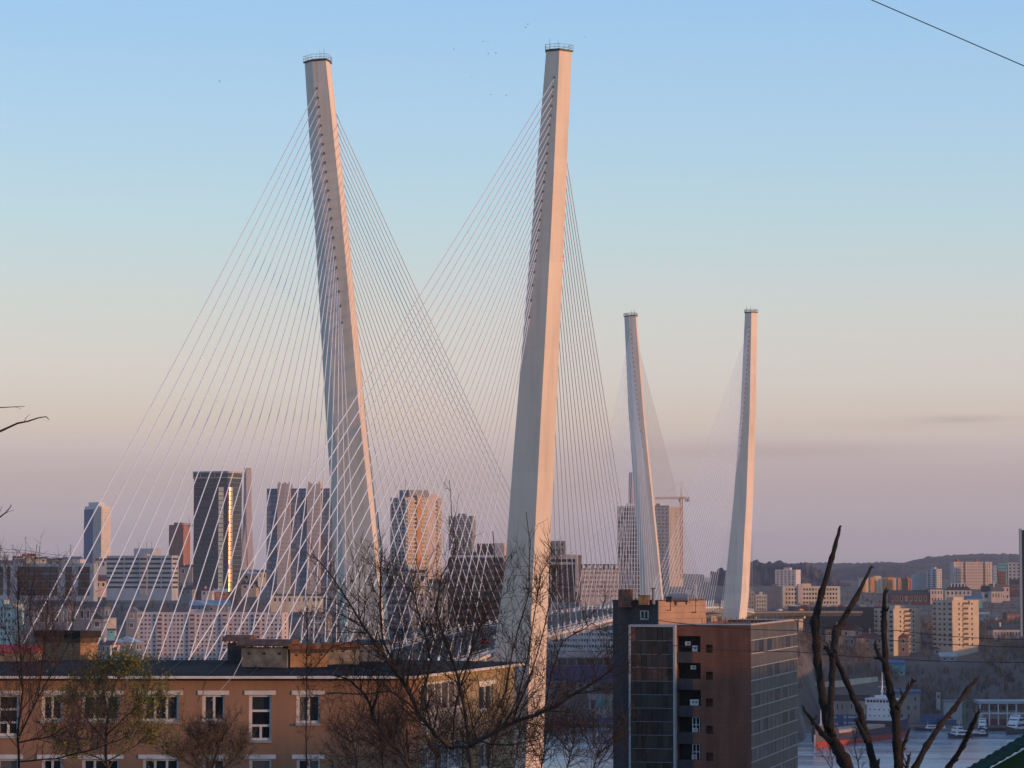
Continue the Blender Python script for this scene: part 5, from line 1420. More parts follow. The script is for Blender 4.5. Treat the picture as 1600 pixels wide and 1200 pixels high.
# things on the balconies
acm = MB().box(0, .62, 0, .3, 0, .46).mesh('casing', WHITE); acg = MB().tube([(.36, -.02, .23), (.36, -.003, .23)], .15, 12).mesh('fan_grille', GREYW)
for i, (k, u, zc) in enumerate(((0, .62, .05), (0, .32, .75), (1, .55, 1.1), (2, .52, .05), (2, .66, .05), (3, .62, .1), (4, .58, .1))):
    if k >= len(ops): continue
    a, b_, c, d = ops[k]; Wd = b_ - a
    loc = Matrix.Rotation(trz, 4, 'Z') @ Vector((a + Wd * u, .35, c + zc)) + Vector((tw.location))
    an = ['top', 'top', 'second', 'third', 'third', 'fourth', 'fifth'][i]; ex = {0: 'lower', 1: 'upper small', 3: 'left', 4: 'right'}.get(i, 'white')
    ac = tag(empty('air_conditioner', loc, trz), '%s air conditioner on the %s balcony of the dark tower' % (ex, an), 'air conditioner')
    put('casing', acm, ac, (0, 0, 0), 0, (1, 1, 1.5 if i in (0, 3, 4) else 1)); put('fan_grille', acg, ac, (0, 0, .15 if i in (0, 3, 4) else 0))
for k in (3, 4):
    a, b_, c, d = ops[k]; q = MB(); u0, u1 = a + (b_ - a) * .62, b_ - .15
    q.box(u0, u0 + .08, .2, .28, c, d); q.box(u1 - .08, u1, .2, .28, c, d); q.box(u0, u1, .2, .28, d - .08, d); q.box(u0, u1, .2, .28, c + .9, c + .98); q.box((u0 + u1) / 2 - .04, (u0 + u1) / 2 + .04, .2, .28, c, d)
    q.build('balcony_door', WHITE, tw)
# coping and roof
rf = part(tw, 'roof', ROOFGREY, (.3, TL - .3, .3, TR - .3, TH_ - .5, TH_ - .3))
part(tw, 'coping', mat('pale_coping', (.42, .43, .44), .6, .1), (-.15, TL + .15, -.18, .3, TH_ + .003, TH_ + .16), (TL - .3, TL + .15, .3, TR, TH_ + .003, TH_ + .16), (-.15, TL - .3, TR - .3, TR + .1, TH_ + .003, TH_ + .16))
q = MB()
for i in range(14):
    y = TR * i / 13; q.tube([(TL - .5, y, TH_), (TL - .5, y, TH_ + 1.0)], .04, 4)
for i in range(9):
    x = TL * (.35 + .62 * i / 8); q.tube([(x, .5, TH_), (x, .5, TH_ + .9)], .04, 4)
q.build('roof_railing', DARKMETAL, rf)
# glazed right face: panes and pale rails
TG = mat('tower_side_glass', (.076, .072, .070), .40, .2, .8, spec=.3, rnd=.3); TG2 = mat('tower_side_spandrel', (.088, .085, .082), .55, .1, .5, rnd=.12)
ncol = 12
pw = TR / ncol
pg = MB().box(0, .06, .10, pw - .10, 0, FLR * .47).mesh('pane', TG); pgd = MB().box(0, .05, .10, pw - .10, 0, FLR * .47).mesh('pane', GLSD); sp = MB().box(0, .05, .03, pw - .03, 0, FLR * .46).mesh('spandrel', TG2)
for k in range(nfl):
    zb = tzz(1022) - FLR * k + .1
    if zb < 0: break
    for j in range(ncol):
        put('pane', pgd if (j * 2 + k * 3) % 7 in (1, 4) and j < ncol - 1 else pg, tw, (TL + .01, j * pw, zb))
        put('spandrel', sp, tw, (TL + .01, j * pw, zb + FLR * .5))
    part(tw, 'facade_rail', mat('pale_rail', (.40, .39, .36), .6, .1), (TL + .012, TL + .16, 0, TR, zb + FLR * .47, zb + FLR * .5)); part(tw, 'facade_rail', MATS['pale_rail'], (TL + .012, TL + .16, 0, TR, zb - FLR * .035, zb))
part(tw, 'top_band', GB, (TL + .012, TL + .10, 0, TR, tzz(1022) + .1 + FLR, TH_))
# charcoal stair tower turned against the block, lit brick-red on its right flank
so, sL, sR, srz = frame_of(1028, 957, 1101, TD + 5, 33, 10)
sh_ = Z(939, TD + 5) - tg
def tlocal(px, D): 
    w_ = Vector((X(px, D), D, tg)) - tw.location
    return Matrix.Rotation(-trz, 4, 'Z') @ w_
base = Matrix.Rotation(-trz, 4, 'Z') @ (Vector((so.x, so.y, tg)) - tw.location)
st_ = MB().box(0, sL, 0, sR, -12, sh_).build('stair_tower', CH, tw); st_.location = base; st_.rotation_euler = (0, 0, srz - trz)
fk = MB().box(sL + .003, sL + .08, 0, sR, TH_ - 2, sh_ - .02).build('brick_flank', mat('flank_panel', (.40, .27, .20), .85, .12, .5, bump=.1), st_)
q = MB()
for i in range(4): q.box(sL + .081, sL + .10, 0, sR, TH_ + .6 + i * .75, TH_ + .63 + i * .75)
q.build('panel_joint', mat('joint_dark', (.12, .07, .05), .9, .1), fk, kind='stuff')
wq = window_part(st_, sL * .62, sL * .80, sh_ - 2.15, sh_ - 1.15, 'double', y=-.09, lintel=False)
part(st_, 'cap', RUST, (-.1, sL + .1, -.1, .35, sh_ + .003, sh_ + .12), (sL - .3, sL + .12, .35, sR, sh_ + .003, sh_ + .12))
# glass bay
gx0, gx1 = tx(986), tx(1053.5); gt = tzz(979)
part(tw, 'bay_core', mat('bay_core_dark', (.02, .022, .026), .6, .2), (gx0, gx1, -.9, 2.5, -12, gt - .1))
part(tw, 'bay_frame', mat('bay_frame_grey', (.36, .40, .43), .4, .08), (gx0 - .22, gx0, -1.15, 1.5, -12, gt + .2), (gx1, gx1 + .22, -1.15, 0, -12, gt + .2), (gx0, gx1, -1.15, 1.5, gt - .06, gt + .2))
BGL = glass('bay_glass', (.024, .022, .022), .22, .7)
nb = 8; bw = (gx1 - gx0) / nb; bhh = FLR * .5
bp_ = MB().box(.03, bw - .03, 0, .06, .03, bhh - .03).mesh('pane', BGL); bp2 = MB().box(.03, bw - .03, 0, .06, .03, bhh - .03).mesh('pane', mat('bay_reveal', (.10, .06, .045), .25, .3, 1.0, rnd=.5))
k = 0
while gt - .1 - bhh * (k + 1) > 0:
    for j in range(nb):
        put('pane', bp2 if (k == 3 or (k < 3 and (j * 5 + k) % 7 == 0)) else bp_, tw, (gx0 + j * bw, -.97, gt - .1 - bhh * (k + 1)))
    part(tw, 'bay_rail', mat('bay_rail_dark', (.16, .18, .20), .4, .1), (gx0, gx1, -1.03, -.905, gt - .1 - bhh * (k + 1) - .035, gt - .1 - bhh * (k + 1) + .028))
    k += 1
    if k > 30: break
# roof clutter, each a thing of its own
def onroof(name, label, cat, px, yb, D=TD + 6):
    return tag(empty(name, at(px, yb, D), trz), label, cat)
r_ = onroof('plant_box', 'rust-brown metal plant box at the left of the tower roof', 'box', 966, 938, TD + 6); part(r_, 'casing', RUST, (0, 1.5, 0, 1.5, -.8, 1.3)); part(r_, 'door', BROWNW, (.3, .8, -.03, -.003, -.2, 1.0))
r_ = onroof('flue_pipe', 'grey flue pipe on the tower roof', 'pipe', 1021, 936, TD + 5); MB().tube([(0, 0, -.6), (0, 0, 1.2)], .2, 12).build('pipe', GREYW, r_); MB().tube([(0, 0, 1.2), (0, 0, 1.32)], .27, 12).build('cowl', DARKMETAL, r_)
r_ = onroof('roof_vent', 'low tan ventilation box on the tower roof', 'box', 998, 937, TD + 5); part(r_, 'casing', OCH, (0, 1.2, 0, 1, -.6, .45)); part(r_, 'lid', RUST, (-.08, 1.28, -.08, 1.08, .453, .52))
r_ = onroof('antenna', 'white panel antenna on a red bracket at the tower parapet', 'antenna', 1087, 936, TD + 1)
MB().tube([(0, 0, -1.6), (0, 0, 1.6)], .045, 5).build('mast', RUST, r_); part(r_, 'panel', WHITE, (-.16, .16, -.25, -.05, .2, 1.75)); part(r_, 'bracket', RUST, (-.5, .06, -.06, .06, -1.6, -1.48), (-.06, .06, -.06, .5, -.3, -.18))
r_ = onroof('antenna', 'small white dish on a red bracket left of the panel antenna', 'antenna', 1077, 936, TD + 2)
MB().tube([(0, 0, -.5), (0, 0, 1.0)], .04, 5).build('mast', RUST, r_); MB().tube([(0, -.18, .8), (0, -.05, .8)], [.34, .12], 14).build('dish', WHITE, r_)
r_ = onroof('bracket', 'red steel bracket hung over the brick flank of the tower roof', 'bracket', 1048, 942, TD + .5)
part(r_, 'frame', RUST, (-.5, .0, -.05, .05, -.9, -.8), (-.08, .0, -.05, .05, -.9, .5), (-.5, -.4, -.05, .3, .3, .6)); part(r_, 'box', DARKMETAL, (-.6, .1, 0, .5, .1, .75))
r_ = onroof('roof_hood', 'curved grey hood on the tower roof behind the brackets', 'hood', 1060, 934, TD + 8); MB().tube([(-1.2, 0, 0), (1.2, 0, 0)], .5, 12).build('hood', GREYW, r_); part(r_, 'feet', DARKMETAL, (-1, -.9, -.3, .3, -.8, -.2), (.9, 1, -.3, .3, -.8, -.2))
# ---------------------------------------------------------------- foreground trees
def rvec(rr, s=1.0): return Vector((rr.gauss(0, s), rr.gauss(0, s), rr.gauss(0, s)))
def grow(m_, p, d, L, r, lvl, rr, cfg, leaf=None):
    n_ = 5 if lvl > 0 else 3
    pts, rads = [p.copy()], [r]
    d = d.normalized(); q = p.copy()
    for i in range(n_):
        d = (d + rvec(rr, cfg['kink']) + Vector((0, 0, cfg['up']))).normalized()
        q = q + d * (L / n_)
        pts.append(q.copy()); rads.append(r * (1 - .72 * (i + 1) / n_))
    m_.tube(pts, rads, 4 if lvl > 1 else 3, cap=False)
    if leaf is not None and lvl == 0:
        for k in range(3):
            c = pts[rr.randrange(1, len(pts))] + rvec(rr, .03); a = rvec(rr, 1).normalized() * leaf[1]; b_ = rvec(rr, 1).normalized() * leaf[1]
            leaf[0].tri(c - a * .5, c + a * .5, c + b_)
    if lvl <= 0: return
    for k in range(rr.randint(*cfg['kids'][lvl])):
        t_ = rr.uniform(.2, .98); i = min(int(t_ * n_), n_ - 1); f = t_ * n_ - i
        b_ = pts[i].lerp(pts[i + 1], f); dd = (pts[i + 1] - pts[i]).normalized()
        side = dd.cross(rvec(rr)).normalized()
        grow(m_, b_, dd * rr.uniform(.5, 1.0) + side * rr.uniform(.5, 1.0), L * rr.uniform(*cfg['len']), max(rads[i] * .55, cfg['rmin']), lvl - 1, rr, cfg, leaf)
def limb_tree(name, label, limbs, D, seed, cfg, bark, twigm, trunk_to=None, leafm=None, leafsize=.03, cat='tree', dj=2.0):
    """limbs: (pixel path, width px at start, at end, number of side branches, side branch length in px)"""
    rr = random.Random(seed)
    first = at(*limbs[0][0][0], D)
    root = tag(empty(name, (first.x, D, trunk_to if trunk_to else first.z)), label, cat)
    ro = Vector(root.location); pxm = D / F
    mt, mc = MB(), MB(); leaf = (MB(), leafsize) if leafm else None
    for path, w0, w1, nb, bl, *rest in limbs:
        dd0 = rr.uniform(-dj, dj) * .3; dd1 = rr.uniform(-dj, dj)
        P = []; n_ = len(path)
        for i, (a, b_) in enumerate(path):
            t_ = i / (n_ - 1); P.append(at(a, b_, D + dd0 * (1 - t_) + dd1 * t_) - ro)
        # densify with a slight wobble
        Q, Rr = [], []
        for i in range(n_ - 1):
            for k in range(3):
                t_ = k / 3; Q.append(P[i].lerp(P[i + 1], t_) + rvec(rr, pxm * .5)); u = (i + t_) / (n_ - 1); Rr.append((w0 + (w1 - w0) * u) * .82 * pxm / 2 * rr.uniform(.93, 1.1))
        Q.append(P[-1]); Rr.append(w1 * pxm / 2)
        mt.tube(Q, Rr, 7)
        for k in range(int(nb * 1.5)):
            t_ = rr.uniform(.05, .97); f = t_ * (len(Q) - 1); i = min(int(f), len(Q) - 2)
            b_ = Q[i].lerp(Q[i + 1], f - i); dd = (Q[i + 1] - Q[i]).normalized()
            sd = dd.cross(rvec(rr)).normalized()
            hi_ = (b_ + ro).z > HC - D * (20 if cfg.get('low') else -9999) / F
            if hi_ and rr.random() < (.9 if (b_ + ro).z > HC - D * -36 / F else .45): continue
            grow(mc, b_, dd * rr.uniform(.3, .9) + sd * rr.uniform(.5, 1.1) + Vector((0, 0, cfg['lift'])), bl * pxm * rr.uniform(.5, 1.25) * (1.25 - .45 * t_) * (.75 if hi_ else 1), max(Rr[i] * .42, cfg['rmin'] * 1.4), min(cfg['lvl'], 1) if hi_ else cfg['lvl'], rr, cfg, leaf)
    if trunk_to:
        a = at(*limbs[0][0][0], D) - ro
        mt.tube([Vector((a.x, 0, -.5)), Vector((a.x, 0, a.z * .5)), a], [limbs[0][1] * pxm * .9, limbs[0][1] * pxm * .7, limbs[0][1] * pxm / 2], 8)
    mt.build('trunk', bark, root, smooth=True); cr_ = mc.build('crown', twigm, root)
    if leaf: leaf[0].build('leaves', leafm, root, kind='stuff')
    return root
CFG = dict(kink=.12, up=.10, kids={1: (3, 4), 2: (3, 5), 3: (3, 5)}, len=(.38, .72), rmin=.0068, lift=.35, lvl=2, low=True)
CEN = [([(737, 1215), (733, 1165), (728, 1120)], 11, 7, 6, 60),
       ([(706, 1168), (680, 1148), (655, 1115), (632, 1070), (605, 1030), (582, 1000)], 9, 6, 16, 75),
       ([(582, 1000), (560, 965), (540, 935), (515, 895), (487, 865)], 5, 1.6, 16, 70),
       ([(733, 1168), (718, 1165), (706, 1168)], 8, 8, 1, 40),
       ([(733, 1165), (760, 1150), (800, 1130), (850, 1112), (890, 1090), (930, 1065), (965, 1040)], 10, 2.5, 26, 90),
       ([(728, 1120), (716, 1060), (695, 1000), (680, 950), (690, 900), (712, 860), (706, 800), (702, 750)], 6, 1.0, 30, 75),
       ([(655, 1115), (672, 1030), (662, 985), (652, 950), (640, 900)], 4.5, 1.8, 22, 75),
       ([(632, 1070), (598, 1000), (594, 930), (596, 870), (590, 800)], 4.5, 1.5, 26, 70),
       ([(760, 1150), (790, 1080), (800, 1020), (825, 930), (828, 850), (822, 800)], 3.6, 1.3, 18, 70),
       ([(800, 1130), (828, 1060), (848, 990), (862, 930), (870, 870), (850, 845)], 3.4, 1.2, 18, 65),
       ([(800, 1130), (822, 1040), (835, 960), (845, 900)], 3, 1.2, 14, 60),
       ([(850, 1112), (862, 1050), (880, 1000), (925, 975), (955, 990)], 2.8, 1.2, 14, 60),
       ([(706, 1168), (712, 1100), (735, 1020), (760, 960), (775, 900), (770, 830)], 4, 1.3, 22, 70),
       ([(680, 1148), (640, 1100), (610, 1080), (560, 1085), (510, 1083)], 4, 2.2, 16, 60),
       ([(582, 1120), (578, 1100), (566, 1080), (545, 1062), (522, 1055)], 6, 2.5, 12, 60),
       ([(640, 1200), (620, 1170), (600, 1150), (582, 1120)], 8, 6, 10, 60),
       ([(716, 1060), (740, 1010), (745, 960), (735, 915)], 3, 1.2, 14, 60)]
limb_tree('bare_tree', 'large bare tree with spreading branches before the near pylons and house gable', CEN, 72, 21, CFG, BARK, TWIG, 68, dj=3.0)
LOWB = [([(560 + 40 * i, 1225), (555 + 42 * i, 1180), (548 + 44 * i, 1140)], 3, 1.2, 22, 70) for i in range(10)]
limb_tree('thicket', 'low tangle of bare shrubs along the bottom below the large tree', LOWB, 80, 5, dict(CFG, kids={1: (3, 5), 2: (3, 5)}, lift=.15), BARK, TWIG, 66, cat='shrub', dj=5)
LEFT = [([(30, 1220), (28, 1150), (36, 1080), (30, 1000), (27, 950), (30, 910)], 5, 1.6, 26, 80),
        ([(30, 1150), (60, 1090), (90, 1040), (110, 1000), (118, 940)], 4, 1.4, 24, 80),
        ([(36, 1080), (24, 1020), (8, 985), (-20, 950)], 3, 1.2, 14, 60),
        ([(28, 1150), (0, 1110), (-30, 1060)], 3, 1.2, 14, 60), ([(60, 1090), (70, 1010), (76, 940), (80, 880)], 2.2, 1, 14, 60),
        ([(90, 1040), (60, 1010), (45, 960), (52, 900), (58, 850)], 2.2, 1, 12, 55), ([(30, 1160), (80, 1150), (130, 1120), (170, 1075)], 3.2, 1.4, 22, 70),
        ([(28, 1190), (90, 1185), (150, 1170), (200, 1150)], 3.2, 1.4, 22, 70)]
limb_tree('bare_tree', 'thin dark bare tree in front of the left end of the brown house', LEFT, 88, 9, CFG, BARKD, mat('reddish_twig', (.075, .052, .046), .95, .2, 4.0), 66, dj=3)
LEAFM = mat('young_leaves', (.19, .20, .05), .8, .25, 6.0, rnd=0); OLIVE = mat('olive_twig', (.11, .10, .055), .95, .2, 4.0)
WIL = [([(168, 1225), (165, 1160), (168, 1115), (160, 1070)], 6, 3, 10, 60), ([(168, 1115), (178, 1070), (190, 1048), (200, 1040)], 3, 1.4, 20, 36), ([(160, 1070), (157, 1055), (162, 1042)], 2.4, 1.2, 14, 32),
       ([(166, 1150), (195, 1120), (222, 1100), (232, 1090)], 3, 1.4, 24, 55), ([(165, 1160), (140, 1130), (120, 1100), (112, 1085)], 3, 1.4, 22, 55), ([(165, 1190), (205, 1170), (230, 1150)], 2.5, 1.2, 18, 50), ([(165, 1190), (130, 1175), (105, 1160)], 2.5, 1.2, 16, 50)]
limb_tree('budding_tree', 'slender tree with young yellow-green leaves before the brown house', WIL, 96, 14, dict(CFG, lift=.2), BARKD, OLIVE, 66, leafm=LEAFM, leafsize=.07, dj=2)
SHR = [([(330, 1225), (325, 1190), (312, 1165), (300, 1145)], 4, 1.5, 26, 42), ([(330, 1225), (335, 1185), (345, 1160), (352, 1142)], 4, 1.5, 26, 42), ([(330, 1215), (360, 1190), (380, 1170)], 3, 1.2, 22, 40), ([(328, 1215), (300, 1195), (280, 1180)], 3, 1.2, 22, 40)]
limb_tree('bare_shrub', 'rounded brown-grey shrub top under the double window of the brown house', SHR, 100, 15, dict(CFG, lift=.4, kids={1: (4, 6), 2: (4, 6)}), BARK, mat('greybrown_twig', (.10, .085, .068), .95, .2, 4.0), 70, cat='shrub', dj=1.5)
SPK = [([(480, 1250), (479, 1150), (478, 1060), (480, 1000), (480, 950)], 2.6, 1.6, 22, 34), ([(478, 1060), (520, 1010), (560, 1000)], 2, 1, 8, 40)]
limb_tree('bare_tree', 'single dark spiky stem rising above the vent blocks', SPK, 104, 18, dict(CFG, lift=.6), BARKD, BARKD, 66, dj=1)

# pollarded branches close to the viewer, lower right
def pollard(label, limbs, D, seed, tpx, tpy, name='pollarded_tree'):
    rr = random.Random(seed); pxm = D / F
    base = at(tpx, tpy, D)
    root = tag(empty(name, (base.x, D, tz(base.x, D) - .3)), label, 'tree'); ro = Vector(root.location)
    for path, ws, dz in limbs:
        m_ = MB(); Q, Rr = [], []
        n_ = len(path)
        for i in range(n_ - 1):
            for k in range(5):
                t_ = k / 5; a = (path[i][0] + (path[i + 1][0] - path[i][0]) * t_, path[i][1] + (path[i + 1][1] - path[i][1]) * t_)
                u = (i + t_) / (n_ - 1)
                w_ = ws[i] + (ws[i + 1] - ws[i]) * t_
                knob = 1.30 if (i and k == 0) else (rr.uniform(1.05, 1.22) if k == 3 and rr.random() < .5 else rr.uniform(.93, 1.04))
                Q.append(at(*a, D + dz * (1 - u)) - ro + rvec(rr, pxm * .35)); Rr.append(w_ * .86 * pxm / 2 * knob)
        Q.append(at(*path[-1], D) - ro); Rr.append(ws[-1] * pxm / 2)
        m_.tube(Q, Rr, 10)
        tipd = (Q[0] - Q[2]).normalized()
        for k in range(2):
            sd = (tipd + rvec(rr, .7)).normalized(); Ls = pxm * rr.uniform(5, 9)
            m_.tube([Q[0], Q[0] + sd * Ls * .6, Q[0] + sd * Ls + rvec(rr, pxm * 2)], [Rr[0] * .8, Rr[0] * .6, Rr[0] * .2], 6)
        # buds and spurs
        for k in range(rr.randint(3, 5)):
            i = rr.randrange(2, len(Q) - 3); dd = (Q[i + 1] - Q[i]).normalized(); sd = (dd.cross(rvec(rr)).normalized() + dd * -.2).normalized()
            Ls = pxm * rr.uniform(6, 13)
            m_.tube([Q[i], Q[i] + sd * Ls * .6, Q[i] + sd * Ls + dd * -Ls * .4], [Rr[i] * .55, Rr[i] * .45, Rr[i] * .15], 6)
        m_.build('branch', BARKD, root, smooth=True)
    a = at(tpx, tpy, D) - ro
    MB().tube([Vector((0, 0, 0)), a * .5 + Vector((.05, 0, 0)), a], [pxm * 42, pxm * 34, pxm * 26], 12).build('trunk', BARKD, root, smooth=True)
    return root
POL = [([(1312, 826), (1300, 872), (1284, 925), (1273, 972), (1277, 1035), (1287, 1095), (1297, 1150), (1318, 1185), (1345, 1250), (1390, 1400)], [6, 9, 11, 15, 13, 15, 19, 22, 24, 30], .5),
       ([(1361, 887), (1337, 935), (1306, 990), (1302, 1022), (1299, 1080), (1297, 1140)], [5, 9, 14, 13, 11, 13], .7),
       ([(1304, 1022), (1321, 1062), (1343, 1110), (1354, 1150), (1366, 1195), (1385, 1260), (1400, 1400)], [9, 10, 12, 13, 14, 17, 24], .35),
       ([(1382, 926), (1381, 975), (1384, 1045), (1392, 1085), (1399, 1112), (1402, 1160), (1404, 1240), (1405, 1400)], [7, 10, 11, 14, 17, 15, 16, 24], .2),
       ([(1426, 1066), (1413, 1088), (1402, 1106)], [7, 7, 9], .1), ([(1367, 1008), (1374, 1026), (1383, 1036)], [6, 8, 8], .1),
       ([(1292, 1012), (1297, 1020), (1303, 1024)], [6, 8, 8], .1),
       ([(1255, 1108), (1270, 1126), (1284, 1146), (1300, 1160)], [5, 7, 9, 10], .2), ([(1339, 1128), (1348, 1145), (1354, 1158)], [8, 9, 10], .1),
       ([(1526, 1062), (1510, 1080), (1490, 1108), (1470, 1132), (1448, 1165), (1430, 1200), (1415, 1280), (1408, 1400)], [7, 8, 9, 10, 11, 12, 15, 22], .6),
       ([(1527, 1116), (1519, 1135), (1505, 1165), (1482, 1200), (1450, 1260), (1412, 1400)], [6, 9, 9, 10, 12, 18], -.4),
       ([(1419, 1145), (1410, 1170), (1408, 1200), (1406, 1280)], [5, 6, 7, 8], .1), ([(1420, 1183), (1417, 1200), (1411, 1230)], [6, 6, 7], .2)]
pollard('dark pollarded branches with knobbly stubs reaching up at lower right', POL, 14.5, 33, 1400, 1420)
TWG = [([(1348, 1235), (1336, 1170), (1338, 1145), (1344, 1128)], 2.2, 1, 7, 26), ([(1300, 1235), (1300, 1190), (1296, 1165)], 2, 1, 5, 26), ([(1300, 1200), (1286, 1180), (1280, 1170)], 1.6, 1, 4, 20)]
limb_tree('bare_shrub', 'thin budding twigs over the water between the pollarded branches', TWG, 24, 3, dict(CFG, lvl=1, rmin=.0022, lift=.3, kids={1: (2, 3)}), BARKD, BARKD, 79, cat='shrub', dj=.3)
# twigs reaching in from the left edge
LTW = [([(-320, 800), (-160, 730), (-60, 700), (0, 674), (28, 661), (45, 658), (60, 653), (72, 651), (77, 655)], 10, 1.6, 0, 10), ([(38, 659), (41, 651), (47, 647)], 1.5, .8, 0, 5), ([(-160, 730), (-70, 650), (0, 637), (25, 635), (39, 634)], 5, 1.0, 0, 8), ([(22, 635), (28, 637), (33, 639)], 1.0, .7, 0, 5),
       ([(-320, 900), (-120, 830), (-30, 815), (0, 808), (10, 800), (18, 791), (17, 788)], 9, 1.0, 0, 10), ([(4, 804), (14, 799), (22, 797)], 1.4, .8, 0, 6), ([(-4, 808), (0, 798), (3, 790)], 1.4, .8, 0, 6), ([(-320, 1300), (-325, 1050), (-320, 800)], 26, 14, 0, 10)]
limb_tree('bare_tree', 'dark twig ends reaching in from the left edge against the sky', LTW, 20, 4, dict(CFG, lvl=0, rmin=.002), BARKD, BARKD, None, dj=.2) if False else None
lt = tag(empty('bare_tree', (X(-320, 20), 20, tz(X(-320, 20), 20) - .3)), 'dark twig ends reaching in from the left edge against the sky', 'tree')
ro = Vector(lt.location); rl = random.Random(2)
for path, w0, w1, *_ in LTW:
    m_ = MB(); n_ = len(path); pxm = 20 / F
    m_.tube([at(a, b_, 20 + .1 * i) - ro + rvec(rl, pxm * .4) for i, (a, b_) in enumerate(path)], [(w0 + (w1 - w0) * (i / (n_ - 1)) ** .6) * .7 * pxm / 2 for i in range(n_)], 7)
    m_.build('branch', BARKD, lt, smooth=True)
m_ = MB(); a = at(-320, 1300, 20) - ro; m_.tube([Vector((0, 0, 0)), a], [.10, .07], 8); m_.build('trunk', BARKD, lt, smooth=True)

# ---------------------------------------------------------------- small foreground things
# green corrugated roof in the lower right corner
gr = tag(empty('garden_shed', (X(1524, 62, 1200), 62, Z(1206, 62) - 3)), 'dark green corrugated shed roof in the lower right corner', 'shed')
GREENC = mat('green_corrugated', (.008, .040, .032), .9, .15, 1.0, spec=.08)
Lg = 3.2; hg = 1.86
q = MB(); nn = 40
pts = []
for i in range(nn + 1):
    t_ = i / nn; x = Lg * t_; z = 3 + hg * t_
    pts.append((x, z + .015 * math.cos(i * math.pi)))
ring0 = [(x, -.25, z) for x, z in pts] + [(x, -.25, z - .05) for x, z in reversed(pts)]
ring1 = [(x, 1.2, z) for x, z in pts] + [(x, 1.2, z - .05) for x, z in reversed(pts)]
q.loft([ring0, ring1]); q.build('roof', GREENC, gr)
q = MB(); q.v = [(.1, 0, -1), (Lg, 0, -1), (Lg, 0, 2.9 + hg - .1), (.1, 0, 2.95)]; q.f = [(0, 1, 2, 3)]; q.m = [0]; q.build('gable', GREENC, gr)
for i in range(14):
    x = .25 + i * .14
    part(gr, 'slat', WHITE, (x, x + .075, -.05, -.01, 2.45, 2.72))
# blue-grey post at the right edge
po = tag(empty('sign_board', (X(1594, 40), 40, Z(1000, 40) - 3.5)), 'blue-grey metal board edge standing at the right border', 'sign')
hp = Z(826, 40) - Z(1000, 40) + 3.5
part(po, 'edge_frame', mat('board_edge', (.30, .36, .42), .5, .1), (0, .028, -.03, .03, 3.55, hp)); part(po, 'board', mat('board_blue', (.035, .05, .075), .5, .15), (.029, .75, -.015, .02, 3.57, hp - .02)); part(po, 'foot', DARKMETAL, (.6, .66, -.02, .02, -1, 3.56))
# overhead wires
wire('single black wire slanting across the upper right sky', [at(1300, -28, 30), at(1360, -1, 30), at(1600, 103, 30), at(1720, 156, 30)], .0055, sag=0)
for i, (ya, yb, yc) in enumerate(((962, 985, 1012), (1000, 1018, 1033), (968, 985, 996))):
    wire(('upper thin wire crossing the dark tower and right slope', 'lower thin wire crossing the dark tower and right slope', 'faint third wire crossing the right slope')[i], [at(940 if i < 2 else 1240, ya - (8 if i < 2 else 0), 150), at(1240 if i < 2 else 1400, yb, 150), at(1700, yc, 150)], .018, sag=.25)
for i, y in enumerate((862, 866, 872)):
    wire(('top', 'middle', 'lowest')[i] + ' of three power wires over the left crest', [at(-60, y - 14 + 4 * i, 2400), at(40, y - 2, 2400), at(130, y + 8, 2400)], .16, sag=1.0)
for px, yt, lb in ((20, 849, 'power pole leftmost on the left crest'), (40, 838, 'taller power pole on the left crest above the red-roofed house'), (62, 853, 'short power pole on the left crest'), (110, 850, 'power pole on the crest near the white and blue tower')):
    p0 = at(px, 872, 2400)
    o = tag(empty('power_pole', (p0.x, 2400, p0.z)), lb, 'pole')
    h = Z(yt, 2400) - p0.z; MB().tube([(0, 0, -4), (0, 0, h)], [.22, .15], 5).build('post', DARKMETAL, o); part(o, 'crossarm', DARKMETAL, (-1.2, 1.2, -.1, .1, h - 1.6, h - 1.35))

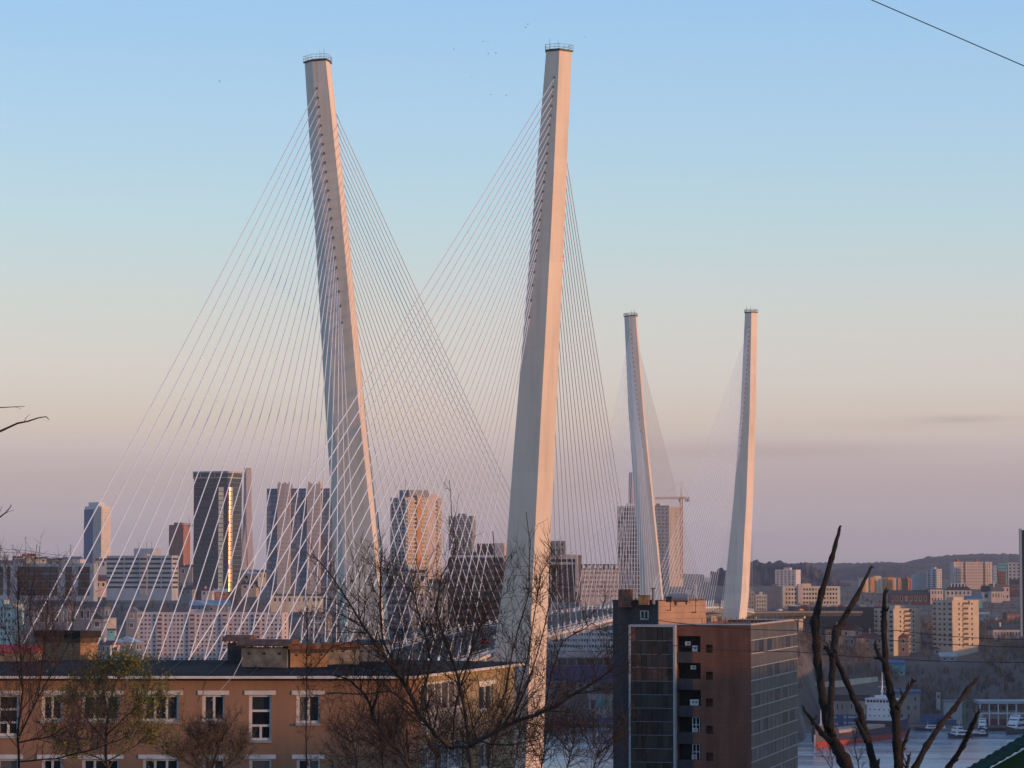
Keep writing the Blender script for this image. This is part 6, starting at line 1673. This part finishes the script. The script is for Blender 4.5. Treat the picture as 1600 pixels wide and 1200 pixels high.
# birds
bw_ = MB()
bw_.loft([[(0, -.32, 0)] * 4, [(-.05, -.15, -.05), (.05, -.15, -.05), (.05, -.15, .05), (-.05, -.15, .05)], [(-.06, .1, -.05), (.06, .1, -.05), (.06, .1, .06), (-.06, .1, .06)], [(0, .34, .02)] * 4])
birdb = bw_.mesh('body', DARKMETAL)
q = MB()
for s in (-1, 1):
    q.v += [(s * .05, .1, .03), (s * .05, -.12, .03), (s * .42, -.06, .22), (s * .42, .10, .22), (s * .95, -.16, .06)]
q.f = [(0, 1, 2, 3), (3, 2, 4), (5, 8, 7, 6), (8, 9, 7)]; q.m = [0] * 4
birdw = q.mesh('wings', DARKMETAL)
rb = random.Random(6)
for (px, py, lb, gp) in [(371, 103, 'right of two dark birds left of the near left pylon', None), (343, 127, 'left of two dark birds left of the near left pylon', None)] + \
        [(a, b_, w_ + ' between the near pylon tops', 'flock between the near pylons') for a, b_, w_ in ((709, 77, 'leftmost bird of the flock'), (755, 65, 'left bird of the upper close pair'), (763, 66, 'right bird of the upper close pair'), (763, 84, 'left bird of the lower close pair'), (775, 83, 'right bird of the lower close pair'), (737, 121, 'lone bird below the flock'), (767, 148, 'left of the two lowest birds'), (791, 149, 'right of the two lowest birds'), (821, 43, 'lower of two birds nearest the right pylon'), (825, 38, 'upper of two birds nearest the right pylon'))] + \
        [(859, 8, 'dark bird at the top edge above the near right pylon', None), (914, 58, 'dark bird right of the near right pylon top', None), (500, 601, 'dark bird beside the lower shaft of the left pylon leg', None), (288, 623, 'dark bird near the horizon left of the left pylon leg', None), (338, 627, 'dark bird low among the left stay cables', None), (700, 700, 'dark bird low between the near legs', None)]:
    o = tag(empty('bird', at(px, py, 680 + rb.uniform(-30, 10)), rb.uniform(0, 6.28)), lb, 'bird', gp)
    o.rotation_euler = (rb.uniform(-.3, .3), rb.uniform(-.5, .5), rb.uniform(0, 6.28)); s = rb.uniform(.45, .68); o.scale = (s, s, s)
    put('body', birdb, o); put('wings', birdw, o)

# ---------------------------------------------------------------- evening haze: one closed box of thin air
HZ = bpy.data.materials.new('evening_haze'); HZ.use_nodes = True
n, l = HZ.node_tree.nodes, HZ.node_tree.links; n.clear()
pv = n.new('ShaderNodeVolumePrincipled'); out = n.new('ShaderNodeOutputMaterial')
pv.inputs['Color'].default_value = (.80, .80, .90, 1); pv.inputs['Density'].default_value = 4.2e-5; pv.inputs['Anisotropy'].default_value = 0.0
l.new(pv.outputs[0], out.inputs['Volume'])
hz = MB().box(-13000, 13000, -900, 24000, -60, 420).build('haze', HZ); hz['kind'] = 'stuff'; hz['label'] = 'thin evening haze over the city and bay'; hz['category'] = 'haze'
